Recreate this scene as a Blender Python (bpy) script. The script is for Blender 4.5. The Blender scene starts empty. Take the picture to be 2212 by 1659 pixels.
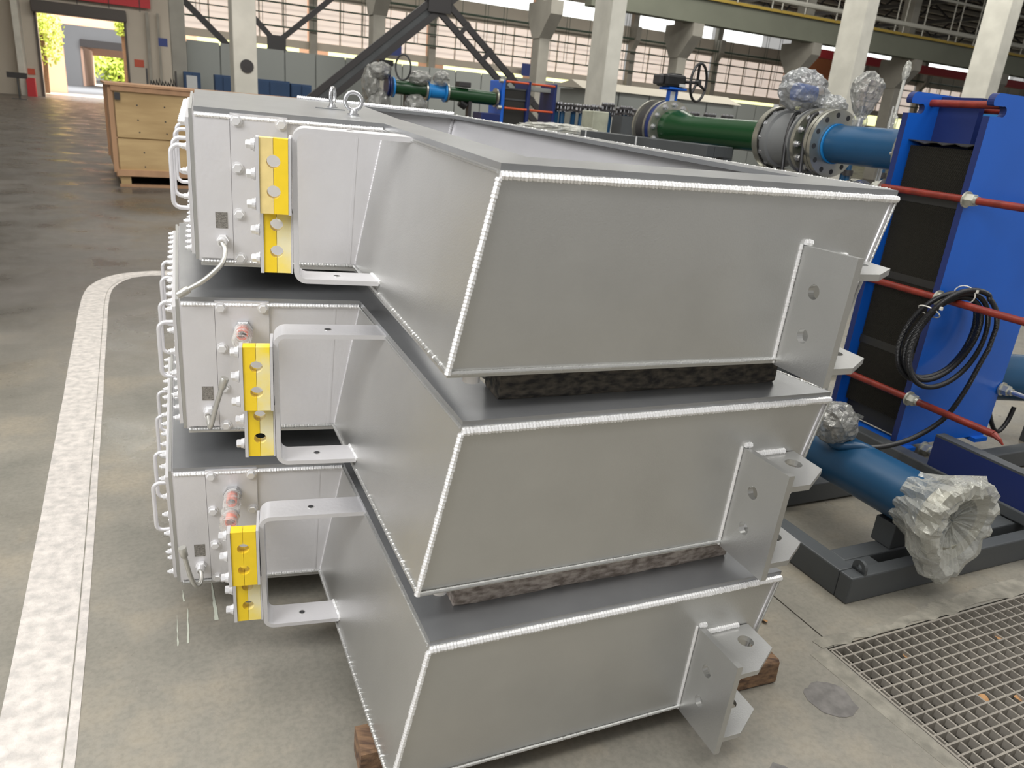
import bpy, bmesh, math, random
from mathutils import Vector, Matrix, noise
random.seed(7)
sc = bpy.context.scene
COL = sc.collection
PI = math.pi
# ------------------------------------------------------------------ camera
CH = 1.54
cam_d = bpy.data.cameras.new('camera'); cam = bpy.data.objects.new('camera', cam_d); COL.objects.link(cam)
Rt, Dn, Fw = (Vector(v) for v in ((0.99557301, 0.03202818, 0.08836616), (0.0939914, -0.33924794, -0.93598956), (0.0, 0.9401516, -0.34075647)))
cam.matrix_world = Matrix(((Rt.x, -Dn.x, -Fw.x, 0), (Rt.y, -Dn.y, -Fw.y, 0), (Rt.z, -Dn.z, -Fw.z, CH), (0, 0, 0, 1)))
cam_d.sensor_fit = 'HORIZONTAL'; cam_d.sensor_width = 36; cam_d.lens = 36 * 1616.16 / 2212
cam_d.clip_start = .05; cam_d.clip_end = 400
cam_d.dof.use_dof = True; cam_d.dof.focus_distance = 2.1; cam_d.dof.aperture_fstop = 6.3
sc.camera = cam
# ------------------------------------------------------------------ light and exposure
HA = math.atan2(0.4348838, 0.90048658)                       # direction of the hall's long walls
D1 = Vector((math.cos(HA), math.sin(HA), 0)); DN = Vector((-math.sin(HA), math.cos(HA), 0))
def H(t, d, z=0): return D1 * t + DN * d + Vector((0, 0, z))
w = bpy.data.worlds.new('sky'); sc.world = w; w.use_nodes = True
bg = w.node_tree.nodes['Background']; bg.inputs[0].default_value = (1.0, .985, .96, 1); bg.inputs[1].default_value = .34
def area(name, loc, target, sx, sy, power, col=(1, 1, 1)):
    l = bpy.data.lights.new(name, 'AREA'); l.shape = 'RECTANGLE'; l.size = sx; l.size_y = sy; l.energy = power; l.color = col
    o = bpy.data.objects.new(name, l); COL.objects.link(o); o.location = loc
    o.rotation_euler = (Vector(target) - Vector(loc)).to_track_quat('-Z', 'Y').to_euler(); return o
area('fill_left', (-3.0, -1.2, 3.6), (-.9, 1.5, .6), 2.4, 2.4, 195, (.985, .985, 1.0))  # added fill brightening the left floor and box fronts, no opening modelled there
area('fill_above', H(1.5, 3.5, 9.5), H(1.5, 3.5, 0), 14, 2.0, 620, (1, .98, .93))  # added overhead fill strip, makes up for the dimmed world light
area('fill_front', H(1.0, -2.5, 9.5), H(1.0, -1.5, 0), 14, 1.6, 420, (1, .98, .94))  # second added fill strip, overhead behind the camera
area('courtyard_daylight', H(-4.5, 58, 13), H(-4.5, 59, 0), 18, 9, 5600, (1, .93, .84))
area('aisle_fill', H(6, 11, 10.2), H(6, 17.5, 2), 30, 2, 1050, (1, .975, .92))  # fill light added to brighten the fronts of the near column row
area('bay_skylight', H(12, 22, 10.2), H(12, 22, 0), 34, 3, 2300, (1, .97, .9))
area('far_bay_skylight', H(16, 40, 10.0), H(16, 43, 0), 44, 3, 2300, (1, .95, .88))
sc.view_settings.view_transform = 'Standard'; sc.view_settings.look = 'None'
sc.view_settings.exposure = 0.35; sc.view_settings.gamma = 1; sc.view_settings.use_curve_mapping = False
# ------------------------------------------------------------------ materials
def mat(name, col, rough=.5, metal=0., bump=0., bscale=60., var=0., vscale=4., col2=None, emit=None, estr=0., spec=.5, aniso=None, detail=4):
    m = bpy.data.materials.new(name); m.use_nodes = True; nt = m.node_tree; b = nt.nodes['Principled BSDF']
    b.inputs['Base Color'].default_value = (*col, 1); b.inputs['Roughness'].default_value = rough; b.inputs['Metallic'].default_value = metal
    b.inputs['Specular IOR Level'].default_value = spec
    if emit: b.inputs['Emission Color'].default_value = (*emit, 1); b.inputs['Emission Strength'].default_value = estr
    tc = nt.nodes.new('ShaderNodeTexCoord')
    if var or col2:
        n = nt.nodes.new('ShaderNodeTexNoise'); n.inputs['Scale'].default_value = vscale; n.inputs['Detail'].default_value = detail
        nt.links.new(tc.outputs['Object'], n.inputs['Vector'])
        if aniso:
            mp = nt.nodes.new('ShaderNodeMapping'); mp.inputs['Scale'].default_value = aniso
            nt.links.new(tc.outputs['Object'], mp.inputs['Vector']); nt.links.new(mp.outputs[0], n.inputs['Vector'])
        r = nt.nodes.new('ShaderNodeValToRGB'); r.color_ramp.elements[0].position = .35; r.color_ramp.elements[1].position = .65
        c2 = col2 or tuple(max(0, c * (1 - var)) for c in col)
        r.color_ramp.elements[0].color = (*c2, 1); r.color_ramp.elements[1].color = (*col, 1)
        nt.links.new(n.outputs['Fac'], r.inputs['Fac']); nt.links.new(r.outputs[0], b.inputs['Base Color'])
    if bump:
        n2 = nt.nodes.new('ShaderNodeTexNoise'); n2.inputs['Scale'].default_value = bscale; n2.inputs['Detail'].default_value = 3
        nt.links.new(tc.outputs['Object'], n2.inputs['Vector'])
        bp = nt.nodes.new('ShaderNodeBump'); bp.inputs['Strength'].default_value = bump; bp.inputs['Distance'].default_value = .004
        nt.links.new(n2.outputs['Fac'], bp.inputs['Height']); nt.links.new(bp.outputs[0], b.inputs['Normal'])
    return m
M = {}
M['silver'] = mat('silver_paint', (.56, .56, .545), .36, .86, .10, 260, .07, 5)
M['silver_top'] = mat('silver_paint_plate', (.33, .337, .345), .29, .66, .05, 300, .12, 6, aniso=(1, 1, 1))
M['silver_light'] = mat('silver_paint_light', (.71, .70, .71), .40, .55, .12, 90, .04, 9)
M['weld'] = mat('painted_weld', (.86, .855, .85), .32, .55, .25, 500)
M['bolt'] = mat('silver_bolt', (.78, .775, .78), .33, .55)
M['zinc'] = mat('zinc_steel', (.62, .62, .63), .25, .9, .1, 120)
M['satin'] = mat('satin_tube', (.55, .54, .50), .35, .75)
M['yellow'] = mat('yellow_plastic', (.80, .56, .02), .45, 0, .06, 90, .06, 30)
M['pale_yellow'] = mat('oversprayed_yellow_plastic', (.74, .58, .24), .55, 0, .1, 90, .12, 25)
M['oversprayed'] = mat('yellow_plastic_with_silver_overspray', (.84, .64, .03), .5, 0, .06, 90, 0, 9, col2=(.72, .66, .42))
M['orange_hose'] = mat('orange_hose', (.62, .10, .045), .35)
M['nameplate'] = mat('nameplate_etched', (.38, .36, .33), .35, .6, 0, 60, .6, 260, aniso=(1, 1, 3))
M['dark_hole'] = mat('dark_interior', (.03, .03, .032), .7)
M['timber_dark'] = mat('weathered_timber', (.10, .085, .065), .85, 0, .7, 60, 0, 14, col2=(.022, .02, .018), aniso=(1, 6, 6))
M['timber_grey'] = mat('painted_grey_timber', (.42, .37, .33), .8, 0, .6, 60, 0, 14, col2=(.16, .13, .11), aniso=(1, 6, 6))
M['timber_brown'] = mat('brown_timber', (.22, .13, .07), .85, 0, .7, 50, 0, 12, col2=(.07, .04, .025), aniso=(1, 5, 5))
M['timber_raw'] = mat('raw_timber', (.62, .44, .25), .8, 0, .4, 50, .25, 20)
M['blue'] = mat('blue_enamel', (.008, .115, .56), .30, 0, .02, 20, .08, 3)
M['navy'] = mat('navy_edge', (.010, .022, .11), .4, 0, .1, 40)
M['pipe_blue'] = mat('pipe_blue_paint', (.010, .066, .15), .33, 0, .02, 40, .12, 5)
M['bright_blue'] = mat('bright_blue_paint', (.01, .20, .52), .4)
M['green'] = mat('green_paint', (.008, .045, .014), .26, 0, .02, 40)
M['red'] = mat('red_rod', (.22, .024, .012), .42, 0, .2, 200, .35, 20)
M['galv'] = mat('galvanised_nut', (.50, .50, .44), .35, .75, .1, 80)
M['flange'] = mat('flange_steel', (.52, .51, .44), .30, .85, .05, 60, .12, 8)
M['black'] = mat('black_rubber', (.011, .011, .012), .38, 0, .05, 100)
M['black_matt'] = mat('black_gasket', (.018, .017, .014), .55)
M['skid'] = mat('grey_skid_paint', (.068, .074, .078), .45, 0, .08, 50, .2, 3)
M['white_tie'] = mat('cable_tie', (.72, .7, .62), .5)
M['grey_valve'] = mat('grey_valve_paint', (.16, .165, .165), .4, 0, .05, 50)
M['dark_steel'] = mat('dark_steel', (.035, .033, .034), .5, 0, .1, 30)
M['green_rail'] = mat('dark_green_pipe', (.055, .085, .062), .5)
M['concrete_col'] = mat('whitewashed_concrete', (.64, .63, .565), .8, 0, .3, 8, .14, 2.2)
M['concrete_dark'] = mat('grey_concrete', (.34, .325, .285), .85, 0, .3, 8, .16, 1.6)
M['wall'] = mat('cream_wall', (.55, .50, .425), .85, 0, 0, 8, .1, .5)
M['beam'] = mat('grey_green_beam', (.19, .20, .155), .7, 0, .1, 3, .15, .6)
M['clad'] = mat('grey_cladding', (.27, .285, .27), .55, 0, 0, 8, .05, .3)
M['yellow_rail'] = mat('yellow_rail', (.42, .29, .05), .6)
M['white_pipe'] = mat('white_pipe', (.55, .54, .48), .5)
M['curtain'] = mat('sunlit_window_blind', (.8, .7, .62), .8, emit=(1.0, .84, .73), estr=.44)
M['glass_sky'] = mat('bright_window', (.8, .8, .8), .6, emit=(.96, 1.0, .98), estr=1.6)
M['glass_low'] = mat('low_window_with_garden_light', (.8, .8, .6), .6, emit=(1.0, 1.0, .45), estr=1.2)
M['roof'] = mat('dark_roof', (.06, .056, .05), .8)
M['purlin'] = mat('roof_purlin', (.42, .39, .33), .7)
M['shutter'] = mat('roller_shutter_box', (.085, .075, .07), .6)
M['banner'] = mat('red_banner', (.52, .035, .045), .6, 0, .1, 3)
M['orange_wall'] = mat('orange_curtain', (.42, .15, .06), .7)
M['pinkwall'] = mat('salmon_render', (.80, .52, .38), .9, 0, 0, 8, .08, .5)
M['inner_wall'] = mat('grey_inner_wall', (.34, .34, .34), .9)
M['sign_red'] = mat('red_sign', (.50, .09, .05), .6)
M['sign_blue'] = mat('blue_sign', (.03, .05, .20), .5)
M['cabinet'] = mat('blue_cabinet', (.018, .055, .135), .5, 0, 0, 8, .12, 2)
M['paper'] = mat('white_paper', (.55, .56, .56), .7)
M['ply'] = mat('plywood', (.56, .40, .20), .75, 0, .15, 20, 0, 1.4, col2=(.40, .27, .125), aniso=(.6, .6, 4))
M['ply_edge'] = mat('pine_board', (.46, .27, .15), .75, 0, .2, 20, .15, 3, aniso=(3, 3, .5))
M['foliage'] = mat('sunlit_foliage', (.52, .66, .10), .8, 0, 0, 8, .35, 1.2)
M['lane'] = mat('pale_lane_concrete', (.56, .52, .48), .85, 0, .9, 55, 0, 26, col2=(.40, .375, .35), detail=8)
M['grating'] = mat('galvanised_grating', (.30, .275, .235), .6, .35, .2, 60, .2, 10)
M['mortar'] = mat('rough_mortar', (.25, .235, .195), .9, 0, 1.0, 60, .35, 20)
M['leaf'] = mat('dry_leaf', (.35, .19, .08), .8)
M['stainm'] = mat('oil_stain', (.165, .155, .145), .55, 0, .3, 40, .35, 30)
M['scratch'] = mat('white_scuff', (.46, .48, .40), .8)
M['chrome'] = mat('polished_steel', (.7, .7, .68), .18, 1)
def floor_mat():
    m = bpy.data.materials.new('worn_painted_floor'); m.use_nodes = True; nt = m.node_tree; b = nt.nodes['Principled BSDF']; L = nt.links
    tc = nt.nodes.new('ShaderNodeTexCoord')
    def nz(scale, det, rough=.6):
        n = nt.nodes.new('ShaderNodeTexNoise'); n.inputs['Scale'].default_value = scale; n.inputs['Detail'].default_value = det; n.inputs['Roughness'].default_value = rough
        L.new(tc.outputs['Object'], n.inputs['Vector']); return n
    def ramp(n, e):
        r = nt.nodes.new('ShaderNodeValToRGB'); cr = r.color_ramp
        while len(cr.elements) < len(e): cr.elements.new(.5)
        for k, (p, c) in enumerate(e): cr.elements[k].position = p; cr.elements[k].color = (*c, 1)
        L.new(n.outputs['Fac'], r.inputs['Fac']); return r
    a = ramp(nz(2.2, 8, .65), [(.30, (.175, .168, .142)), (.50, (.225, .210, .176)), (.72, (.31, .27, .205))])
    g = ramp(nz(60, 4), [(.36, (.72, .72, .72)), (.58, (1, 1, 1))])
    mx = nt.nodes.new('ShaderNodeMixRGB'); mx.blend_type = 'MULTIPLY'; mx.inputs[0].default_value = .5
    L.new(a.outputs[0], mx.inputs[1]); L.new(g.outputs[0], mx.inputs[2])
    # dirt: the traffic aisle is darker (an old bitumen coating), patches drift with distance
    sp = nt.nodes.new('ShaderNodeSeparateXYZ'); L.new(tc.outputs['Object'], sp.inputs[0])
    mr = nt.nodes.new('ShaderNodeMapRange'); mr.inputs[1].default_value = 3.4; mr.inputs[2].default_value = 6.2; mr.inputs[3].default_value = 0; mr.inputs[4].default_value = .92
    L.new(sp.outputs[1], mr.inputs[0])
    dk = ramp(nz(.8, 6), [(.3, (.050, .046, .042)), (.62, (.098, .088, .078))])
    m2 = nt.nodes.new('ShaderNodeMixRGB'); L.new(mr.outputs[0], m2.inputs[0]); L.new(mx.outputs[0], m2.inputs[1]); L.new(dk.outputs[0], m2.inputs[2])
    L.new(m2.outputs[0], b.inputs['Base Color'])
    rr = nt.nodes.new('ShaderNodeMapRange'); rr.inputs[1].default_value = .35; rr.inputs[2].default_value = .65; rr.inputs[3].default_value = .22; rr.inputs[4].default_value = .55
    L.new(nz(1.6, 6).outputs['Fac'], rr.inputs[0]); L.new(rr.outputs[0], b.inputs['Roughness'])
    bp = nt.nodes.new('ShaderNodeBump'); bp.inputs['Strength'].default_value = .25; bp.inputs['Distance'].default_value = .002
    L.new(nz(90, 6).outputs['Fac'], bp.inputs['Height']); L.new(bp.outputs[0], b.inputs['Normal'])
    return m
M['floor'] = floor_mat()
M['yard'] = mat('sunlit_yard_concrete', (.72, .62, .52), .9)
def wrap_mat(name, tint, alpha):
    m = bpy.data.materials.new(name); m.use_nodes = True; nt = m.node_tree; b = nt.nodes['Principled BSDF']; out = nt.nodes['Material Output']
    b.inputs['Base Color'].default_value = (*tint, 1); b.inputs['Roughness'].default_value = .16; b.inputs['Specular IOR Level'].default_value = 1.0
    b.inputs['Metallic'].default_value = .25
    tc = nt.nodes.new('ShaderNodeTexCoord'); n = nt.nodes.new('ShaderNodeTexNoise'); n.inputs['Scale'].default_value = 15; n.inputs['Detail'].default_value = 5; n.inputs['Distortion'].default_value = 1.5
    nt.links.new(tc.outputs['Object'], n.inputs['Vector'])
    bp = nt.nodes.new('ShaderNodeBump'); bp.inputs['Strength'].default_value = 1; bp.inputs['Distance'].default_value = .012
    nt.links.new(n.outputs['Fac'], bp.inputs['Height']); nt.links.new(bp.outputs[0], b.inputs['Normal'])
    tr = nt.nodes.new('ShaderNodeBsdfTransparent'); mx = nt.nodes.new('ShaderNodeMixShader')
    lw = nt.nodes.new('ShaderNodeLayerWeight'); lw.inputs[0].default_value = .35; nt.links.new(bp.outputs[0], lw.inputs['Normal'])
    mr = nt.nodes.new('ShaderNodeMapRange'); mr.inputs[3].default_value = alpha; mr.inputs[4].default_value = 1; nt.links.new(lw.outputs['Facing'], mr.inputs[0])
    nt.links.new(mr.outputs[0], mx.inputs[0]); nt.links.new(tr.outputs[0], mx.inputs[1]); nt.links.new(b.outputs[0], mx.inputs[2]); nt.links.new(mx.outputs[0], out.inputs['Surface'])
    return m
M['wrap'] = wrap_mat('clear_plastic_wrap', (.62, .62, .56), .30)
M['wrap_dense'] = wrap_mat('layered_plastic_wrap', (.30, .30, .28), .55)
M['bubble'] = wrap_mat('bubble_wrap', (.33, .34, .34), .52)
M['film'] = wrap_mat('thin_clear_film', (.8, .78, .74), .12)
# ------------------------------------------------------------------ mesh helpers
class MB:
    def __init__(s): s.v = []; s.f = []
    def add(s, vs, fs):
        o = len(s.v); s.v += [tuple(v) for v in vs]; s.f += [tuple(i + o for i in f) for f in fs]; return s
    def box(s, x0, x1, y0, y1, z0, z1):
        return s.add([(x0, y0, z0), (x1, y0, z0), (x1, y1, z0), (x0, y1, z0), (x0, y0, z1), (x1, y0, z1), (x1, y1, z1), (x0, y1, z1)],
                     [(0, 3, 2, 1), (4, 5, 6, 7), (0, 1, 5, 4), (1, 2, 6, 5), (2, 3, 7, 6), (3, 0, 4, 7)])
    def hexa(s, b, t):   # 4 bottom, 4 top points (counter-clockwise from above)
        return s.add(list(b) + list(t), [(0, 3, 2, 1), (4, 5, 6, 7), (0, 1, 5, 4), (1, 2, 6, 5), (2, 3, 7, 6), (3, 0, 4, 7)])
    def prism(s, pts, h):   # polygon points (3-D) extruded by vector h
        n = len(pts); h = Vector(h); p = [Vector(q) for q in pts]; q = [a + h for a in p]
        return s.add(p + q, [tuple(range(n - 1, -1, -1)), tuple(range(n, 2 * n))] + [(i, (i + 1) % n, n + (i + 1) % n, n + i) for i in range(n)])
    def tube(s, path, r, n=10, rf=None, caps=True, closed=False):
        P = [Vector(p) for p in path]; K = len(P)
        T = []
        for i in range(K):
            a = P[(i - 1) % K] if (closed or i > 0) else P[i]; b = P[(i + 1) % K] if (closed or i < K - 1) else P[i]
            T.append((b - a).normalized())
        u = T[0].cross(Vector((0, 0, 1)))
        if u.length < .05: u = T[0].cross(Vector((1, 0, 0)))
        u.normalize(); vs = []
        for i in range(K):
            u = (u - T[i] * u.dot(T[i])).normalized(); w_ = T[i].cross(u)
            rr = r if rf is None else rf(i)
            for k in range(n):
                a = 2 * PI * k / n; vs.append(P[i] + (u * math.cos(a) + w_ * math.sin(a)) * rr)
        fs = []
        for i in range(K if closed else K - 1):
            j = (i + 1) % K
            for k in range(n): fs.append((i * n + k, i * n + (k + 1) % n, j * n + (k + 1) % n, j * n + k))
        if caps and not closed: fs += [tuple(range(n - 1, -1, -1)), tuple((K - 1) * n + k for k in range(n))]
        return s.add(vs, fs)
    def cyl(s, a, b, r, n=16, r2=None):
        r2 = r if r2 is None else r2; return s.tube([a, b], r, n, rf=lambda i: r if i == 0 else r2)
    def ring(s, c, ax, ro, ri, h, n=32):   # annulus
        c = Vector(c); ax = Vector(ax).normalized(); u = ax.orthogonal().normalized(); w_ = ax.cross(u); vs = []
        for (r, z) in ((ri, 0), (ro, 0), (ro, h), (ri, h)):
            for k in range(n):
                a = 2 * PI * k / n; vs.append(c + (u * math.cos(a) + w_ * math.sin(a)) * r + ax * z)
        fs = []
        for q in range(4):
            p = (q + 1) % 4
            for k in range(n): fs.append((q * n + k, q * n + (k + 1) % n, p * n + (k + 1) % n, p * n + k))
        return s.add(vs, fs)
    def hexbolt(s, c, ax, r, h, washer=0):
        c = Vector(c); ax = Vector(ax).normalized()
        if washer: s.cyl(c, c + ax * washer, r * 1.35, 16); c = c + ax * washer
        s.tube([c, c + ax * h * .85, c + ax * h], r, 6, rf=lambda i: r if i < 2 else r * .88); return s
    def mesh(s, name, m, smooth=False, fix=True):
        me = bpy.data.meshes.new(name); me.from_pydata(s.v, [], s.f); me.materials.append(m)
        if fix:
            bm = bmesh.new(); bm.from_mesh(me); bmesh.ops.recalc_face_normals(bm, faces=bm.faces); bm.to_mesh(me); bm.free()
        if smooth:
            me.polygons.foreach_set('use_smooth', [True] * len(me.polygons))
            try: me.set_sharp_from_angle(angle=math.radians(38))
            except Exception: pass
        me.update(); return me
    def build(s, name, m, parent=None, smooth=False, bevel=0, fix=True):
        o = bpy.data.objects.new(name, s.mesh(name, m, smooth, fix)); COL.objects.link(o)
        if parent: o.parent = parent
        if bevel:
            b = o.modifiers.new('bevel', 'BEVEL'); b.width = bevel; b.segments = 2; b.limit_method = 'ANGLE'
        return o
def tag(o, label=None, cat=None, group=None, kind=None):
    for k, v in (('label', label), ('category', cat), ('group', group), ('kind', kind)):
        if v: o[k] = v
    return o
def thing(name, label, cat, loc=(0, 0, 0), rz=0, group=None, mw=None):
    o = bpy.data.objects.new(name, None); COL.objects.link(o); o.empty_display_size = .1
    if mw is not None: o.matrix_world = mw
    else: o.location = loc; o.rotation_euler = (0, 0, rz)
    return tag(o, label, cat, group)
def struct(mb, name, m, mw=None, parent=None, smooth=False, kind='structure', fix=True):
    o = mb.build(name, m, parent, smooth, fix=fix)
    if parent is None: o['kind'] = kind
    if mw is not None: o.matrix_world = mw
    return o
def inst(mesh, name, parent, loc=(0, 0, 0), rot=None):
    o = bpy.data.objects.new(name, mesh); COL.objects.link(o); o.parent = parent; o.location = loc
    if rot: o.rotation_euler = rot
    return o
def copy_tree(o, parent=None):
    c = o.copy(); COL.objects.link(c)
    if parent: c.parent = parent
    for ch in list(o.children): copy_tree(ch, c)
    return c
HM = Matrix.Rotation(HA, 4, 'Z')        # hall frame: x along the long walls, y across the hall
def hall(t=0, d=0, z=0): return Matrix.Translation(H(t, d, z)) @ HM
def weld(p0, p1, r=.006, pitch=.0075, n=7):
    p0 = Vector(p0); p1 = Vector(p1); L = (p1 - p0).length; k = max(6, int(L / (pitch / 3)))
    rnd = random.Random(int(L * 9999)); j = [rnd.uniform(.88, 1.08) for _ in range(k // 3 + 2)]
    pts = [p0.lerp(p1, i / k) for i in range(k + 1)]
    return MB().tube(pts, r, n, rf=lambda i: r * (.86, 1.0, 1.06)[i % 3] * j[i // 3])
# ================================================================== THE HALL
TX0, TX1, TD0, TD1 = 1.868, 3.60, .15, 1.345
fl = MB()
for a in ((-70, TX0, -7, TD1), (-70, 1.897, TD1, 58.0), (1.903, 95, TD1, 58.0), (TX1, 95, -7, TD1), (TX0, TX1, -7, TD0)): fl.box(a[0], a[1], a[2], a[3], -.09, 0)
floor = struct(fl, 'floor', M['floor'], HM)
struct(MB().box(-70, TX0 - .02, -7, 58, -.30, -.091).box(TX0 - .02, 95, TD1 + .02, 58, -.30, -.091), 'trim_1', M['dark_hole'], HM)
# drain pit under the grating
pit = MB().box(TX0 - .02, TX1, TD0, TD1, -.34, -.30).box(TX0 - .02, TX0, TD0, TD1, -.30, -.001).box(TX0, TX1, TD1, TD1 + .02, -.30, -.001)
struct(pit, 'trim_2', mat('damp_pit', (.035, .032, .026), .9), HM)
# pale lane strip, straight and then turning right
lane_c = [(-.36, -1.0), (-.362, 1.0), (-.366, 2.0), (-.42, 3.8), (-.47, 5.3), (-.49, 6.1), (-.46, 6.45), (-.36, 6.72), (-.20, 6.84), (.05, 6.87), (1.2, 6.88)]
def smooth_path(c, n=6):
    out = []
    for i in range(len(c) - 1):
        p0 = Vector(c[max(0, i - 1)]); p1 = Vector(c[i]); p2 = Vector(c[i + 1]); p3 = Vector(c[min(len(c) - 1, i + 2)])
        for k in range(n):
            t = k / n; out.append(.5 * ((2 * p1) + (p2 - p0) * t + (2 * p0 - 5 * p1 + 4 * p2 - p3) * t * t + (3 * p1 - p0 - 3 * p2 + p3) * t ** 3))
    out.append(Vector(c[-1])); return out
lp = smooth_path([(x, y, 0) for x, y in lane_c])
lm = MB(); vs = []; NL = len(lp)
for i, p in enumerate(lp):
    t_ = (lp[min(i + 1, NL - 1)] - lp[max(i - 1, 0)]).normalized(); nrm = Vector((-t_.y, t_.x, 0)); jit = .004 * noise.noise(Vector((p.y * 9, 3, 0)))
    vs += [p + nrm * (.092 + jit) + Vector((0, 0, .0012)), p - nrm * (.086 - jit) + Vector((0, 0, .0012))]
lm.add(vs, [(2 * i, 2 * i + 1, 2 * i + 3, 2 * i + 2) for i in range(NL - 1)])
struct(lm, 'trim_3', M['lane'], HM)
lm = MB(); vs = []
for i, p in enumerate(lp):
    t_ = (lp[min(i + 1, NL - 1)] - lp[max(i - 1, 0)]).normalized(); nrm = Vector((-t_.y, t_.x, 0))
    vs += [p - nrm * .058 + Vector((0, 0, .0022)), p - nrm * .061 + Vector((0, 0, .0022))]
lm.add(vs, [(2 * i, 2 * i + 1, 2 * i + 3, 2 * i + 2) for i in range(NL - 1)])
struct(lm, 'trim_4', M['mortar'], HM)
# rough mortar round the drain
def ragged(pts, step=.03, amp=.02, seed=1, z=.0015):
    r = random.Random(seed); out = []
    for i in range(len(pts)):
        a = Vector(pts[i]); b = Vector(pts[(i + 1) % len(pts)]); n = max(1, int((b - a).length / step))
        for k in range(n):
            p = a.lerp(b, k / n); out.append((p.x + r.uniform(-amp, amp), p.y + r.uniform(-amp, amp), z))
    return out
mo = MB().prism([(1.79, 1.34, 0), (1.86, 1.345, 0), (1.866, .2, 0), (1.84, .2, 0)][::-1], (0, 0, .001))
mo.add(ragged([(1.86, 1.347), (3.6, 1.347), (3.6, 1.43), (2.5, 1.42), (2.2, 1.375), (1.84, 1.40)], .05, .012, 3), [tuple(range(len(ragged([(1.86, 1.347), (3.6, 1.347), (3.6, 1.43), (2.5, 1.42), (2.2, 1.375), (1.84, 1.40)], .05, .012, 3))))])
struct(mo, 'trim_5', M['mortar'], HM)
# far wall (x along, y depth, openings cut by building it from pieces)
WD = 52.0
def wl(name, m, *boxes):
    mb = MB()
    for b in boxes: mb.box(*b)
    return struct(mb, name, m, HM)
wl('wall_back', M['wall'], (-40, -5.68, WD, WD + .3, 0, 10.5), (-5.68, -1.35, WD, WD + .3, 4.32, 10.5), (-1.35, 1.2, WD, WD + .3, 0, 10.5), (1.2, 95, WD, WD + .3, 0, 3.2), (1.2, 95, WD, WD + .3, 4.06, 4.5),
   (1.2, 95, WD, WD + .3, 6.95, 8.15), (1.2, 95, WD, WD + .3, 9.15, 10.5))
wl('wall_left', M['wall'], (-9.4, -9.1, 15, WD, 0, 10.5))
wl('wall_far_left', M['concrete_col'], (-6.7, -6.4, WD - 1.0, WD, 0, 10.5))
# windows of the far wall: one object per bay
bays = []
t0 = 1.4; k = 0
while t0 < 88:
    t1 = t0 + 7.7; bays.append((t0, t1)); t0 = t1
for i, (a, b) in enumerate(bays):
    wroot = MB().box(a + .3, b - .3, WD + .05, WD + .12, 4.5, 6.95).build('window_%d' % (i + 1), M['curtain']); wroot.matrix_world = HM; wroot['kind'] = 'structure'
    m2 = MB()
    up = MB().box(a + .5, b - (3.2 if i % 2 else .5), WD + .05, WD + .12, 8.15, 9.15).build('pane', M['glass_sky'], wroot)
    MB().box(a + 1.0, b - .8, WD + .05, WD + .12, 3.2, 4.06).build('low_pane', M['glass_low'], wroot)
    fr = MB()
    for q in range(1, 5):
        x = a + .3 + (b - a - .6) * q / 5; fr.box(x - .04, x + .04, WD - .02, WD + .05, 4.5, 6.95)
    fr.build('mullion', M['wall'], wroot)
    cb = MB().box(b - .22, b + .22, WD - .45, WD, 0, 10.5).build('far_column', M['concrete_dark']); cb.matrix_world = HM
    # short cranked bracket on each far column
    MB().prism([(b - .2, WD - .45, 6.6), (b - .2, WD - .95, 7.2), (b - .2, WD - .95, 8.1), (b - .2, WD - .45, 8.1)], (.4, 0, 0)).build('bracket', M['concrete_dark'], cb)
    tag(cb, 'grey concrete wall column between window bays %s on the far wall' % ('one two three four five six seven eight nine ten eleven twelve'.split()[i] + ' and ' + 'one two three four five six seven eight nine ten eleven twelve thirteen'.split()[i + 1]) + ' from the left', 'column', 'columns of the far wall')
# pipe runs in front of the far wall
for i, (z, r) in enumerate(((5.11, .05), (5.79, .035), (6.40, .05), (7.28, .07))):
    o = MB().cyl((1.6, WD - .7, z), (88, WD - .7, z), r, 8).build('wall_pipe', M['green_rail'], smooth=True); o.matrix_world = HM
    tag(o, ['lowest green pipe run crossing the far window wall', 'second green pipe run from the bottom on the far window wall', 'third green pipe run from the bottom on the far window wall', 'topmost thick green pipe run along the far wall'][i], 'pipe', 'pipe runs along the far window wall')
hang = MB()
for i in range(54):
    x = 2.4 + i * 1.6 + (.25 if i % 3 else 0)
    hang.cyl((x, WD - .7, 5.1), (x, WD - .7, 9.4), .018, 5); 
    if i % 3 != 1: hang.cyl((x + .22, WD - .7, 5.1), (x + .22, WD - .7, 9.4), .018, 5)
o = hang.build('hanger_rods', M['green_rail']); o.matrix_world = HM; tag(o, 'thin paired hanger rods of the pipes before the far windows', 'rods', kind='stuff')
# roof with purlins, mid bays and far bay
rf = struct(MB().box(-20, 95, 12.5, 53, 10.6, 10.75), 'ceiling', M['roof'], HM)
pm = MB().box(-20, 95, -.11, .11, -.22, 0).mesh('purlin', M['purlin'])
for i in range(25): inst(pm, 'purlin', rf, (0, 13.2 + i * 1.6, 10.58))
tm = MB().box(-.12, .12, 13, 52, 9.3, 9.5)
for i in range(13): tm.cyl((0, 13 + i * 3, 9.4), (0, 14.5 + i * 3, 10.5), .07, 5).cyl((0, 14.5 + i * 3, 10.5), (0, 16 + i * 3, 9.4), .07, 5)
tm = tm.mesh('truss', M['dark_steel'])
for i in range(15): inst(tm, 'truss', rf, (-8 + i * 6 + .25, 0, .0))
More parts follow.
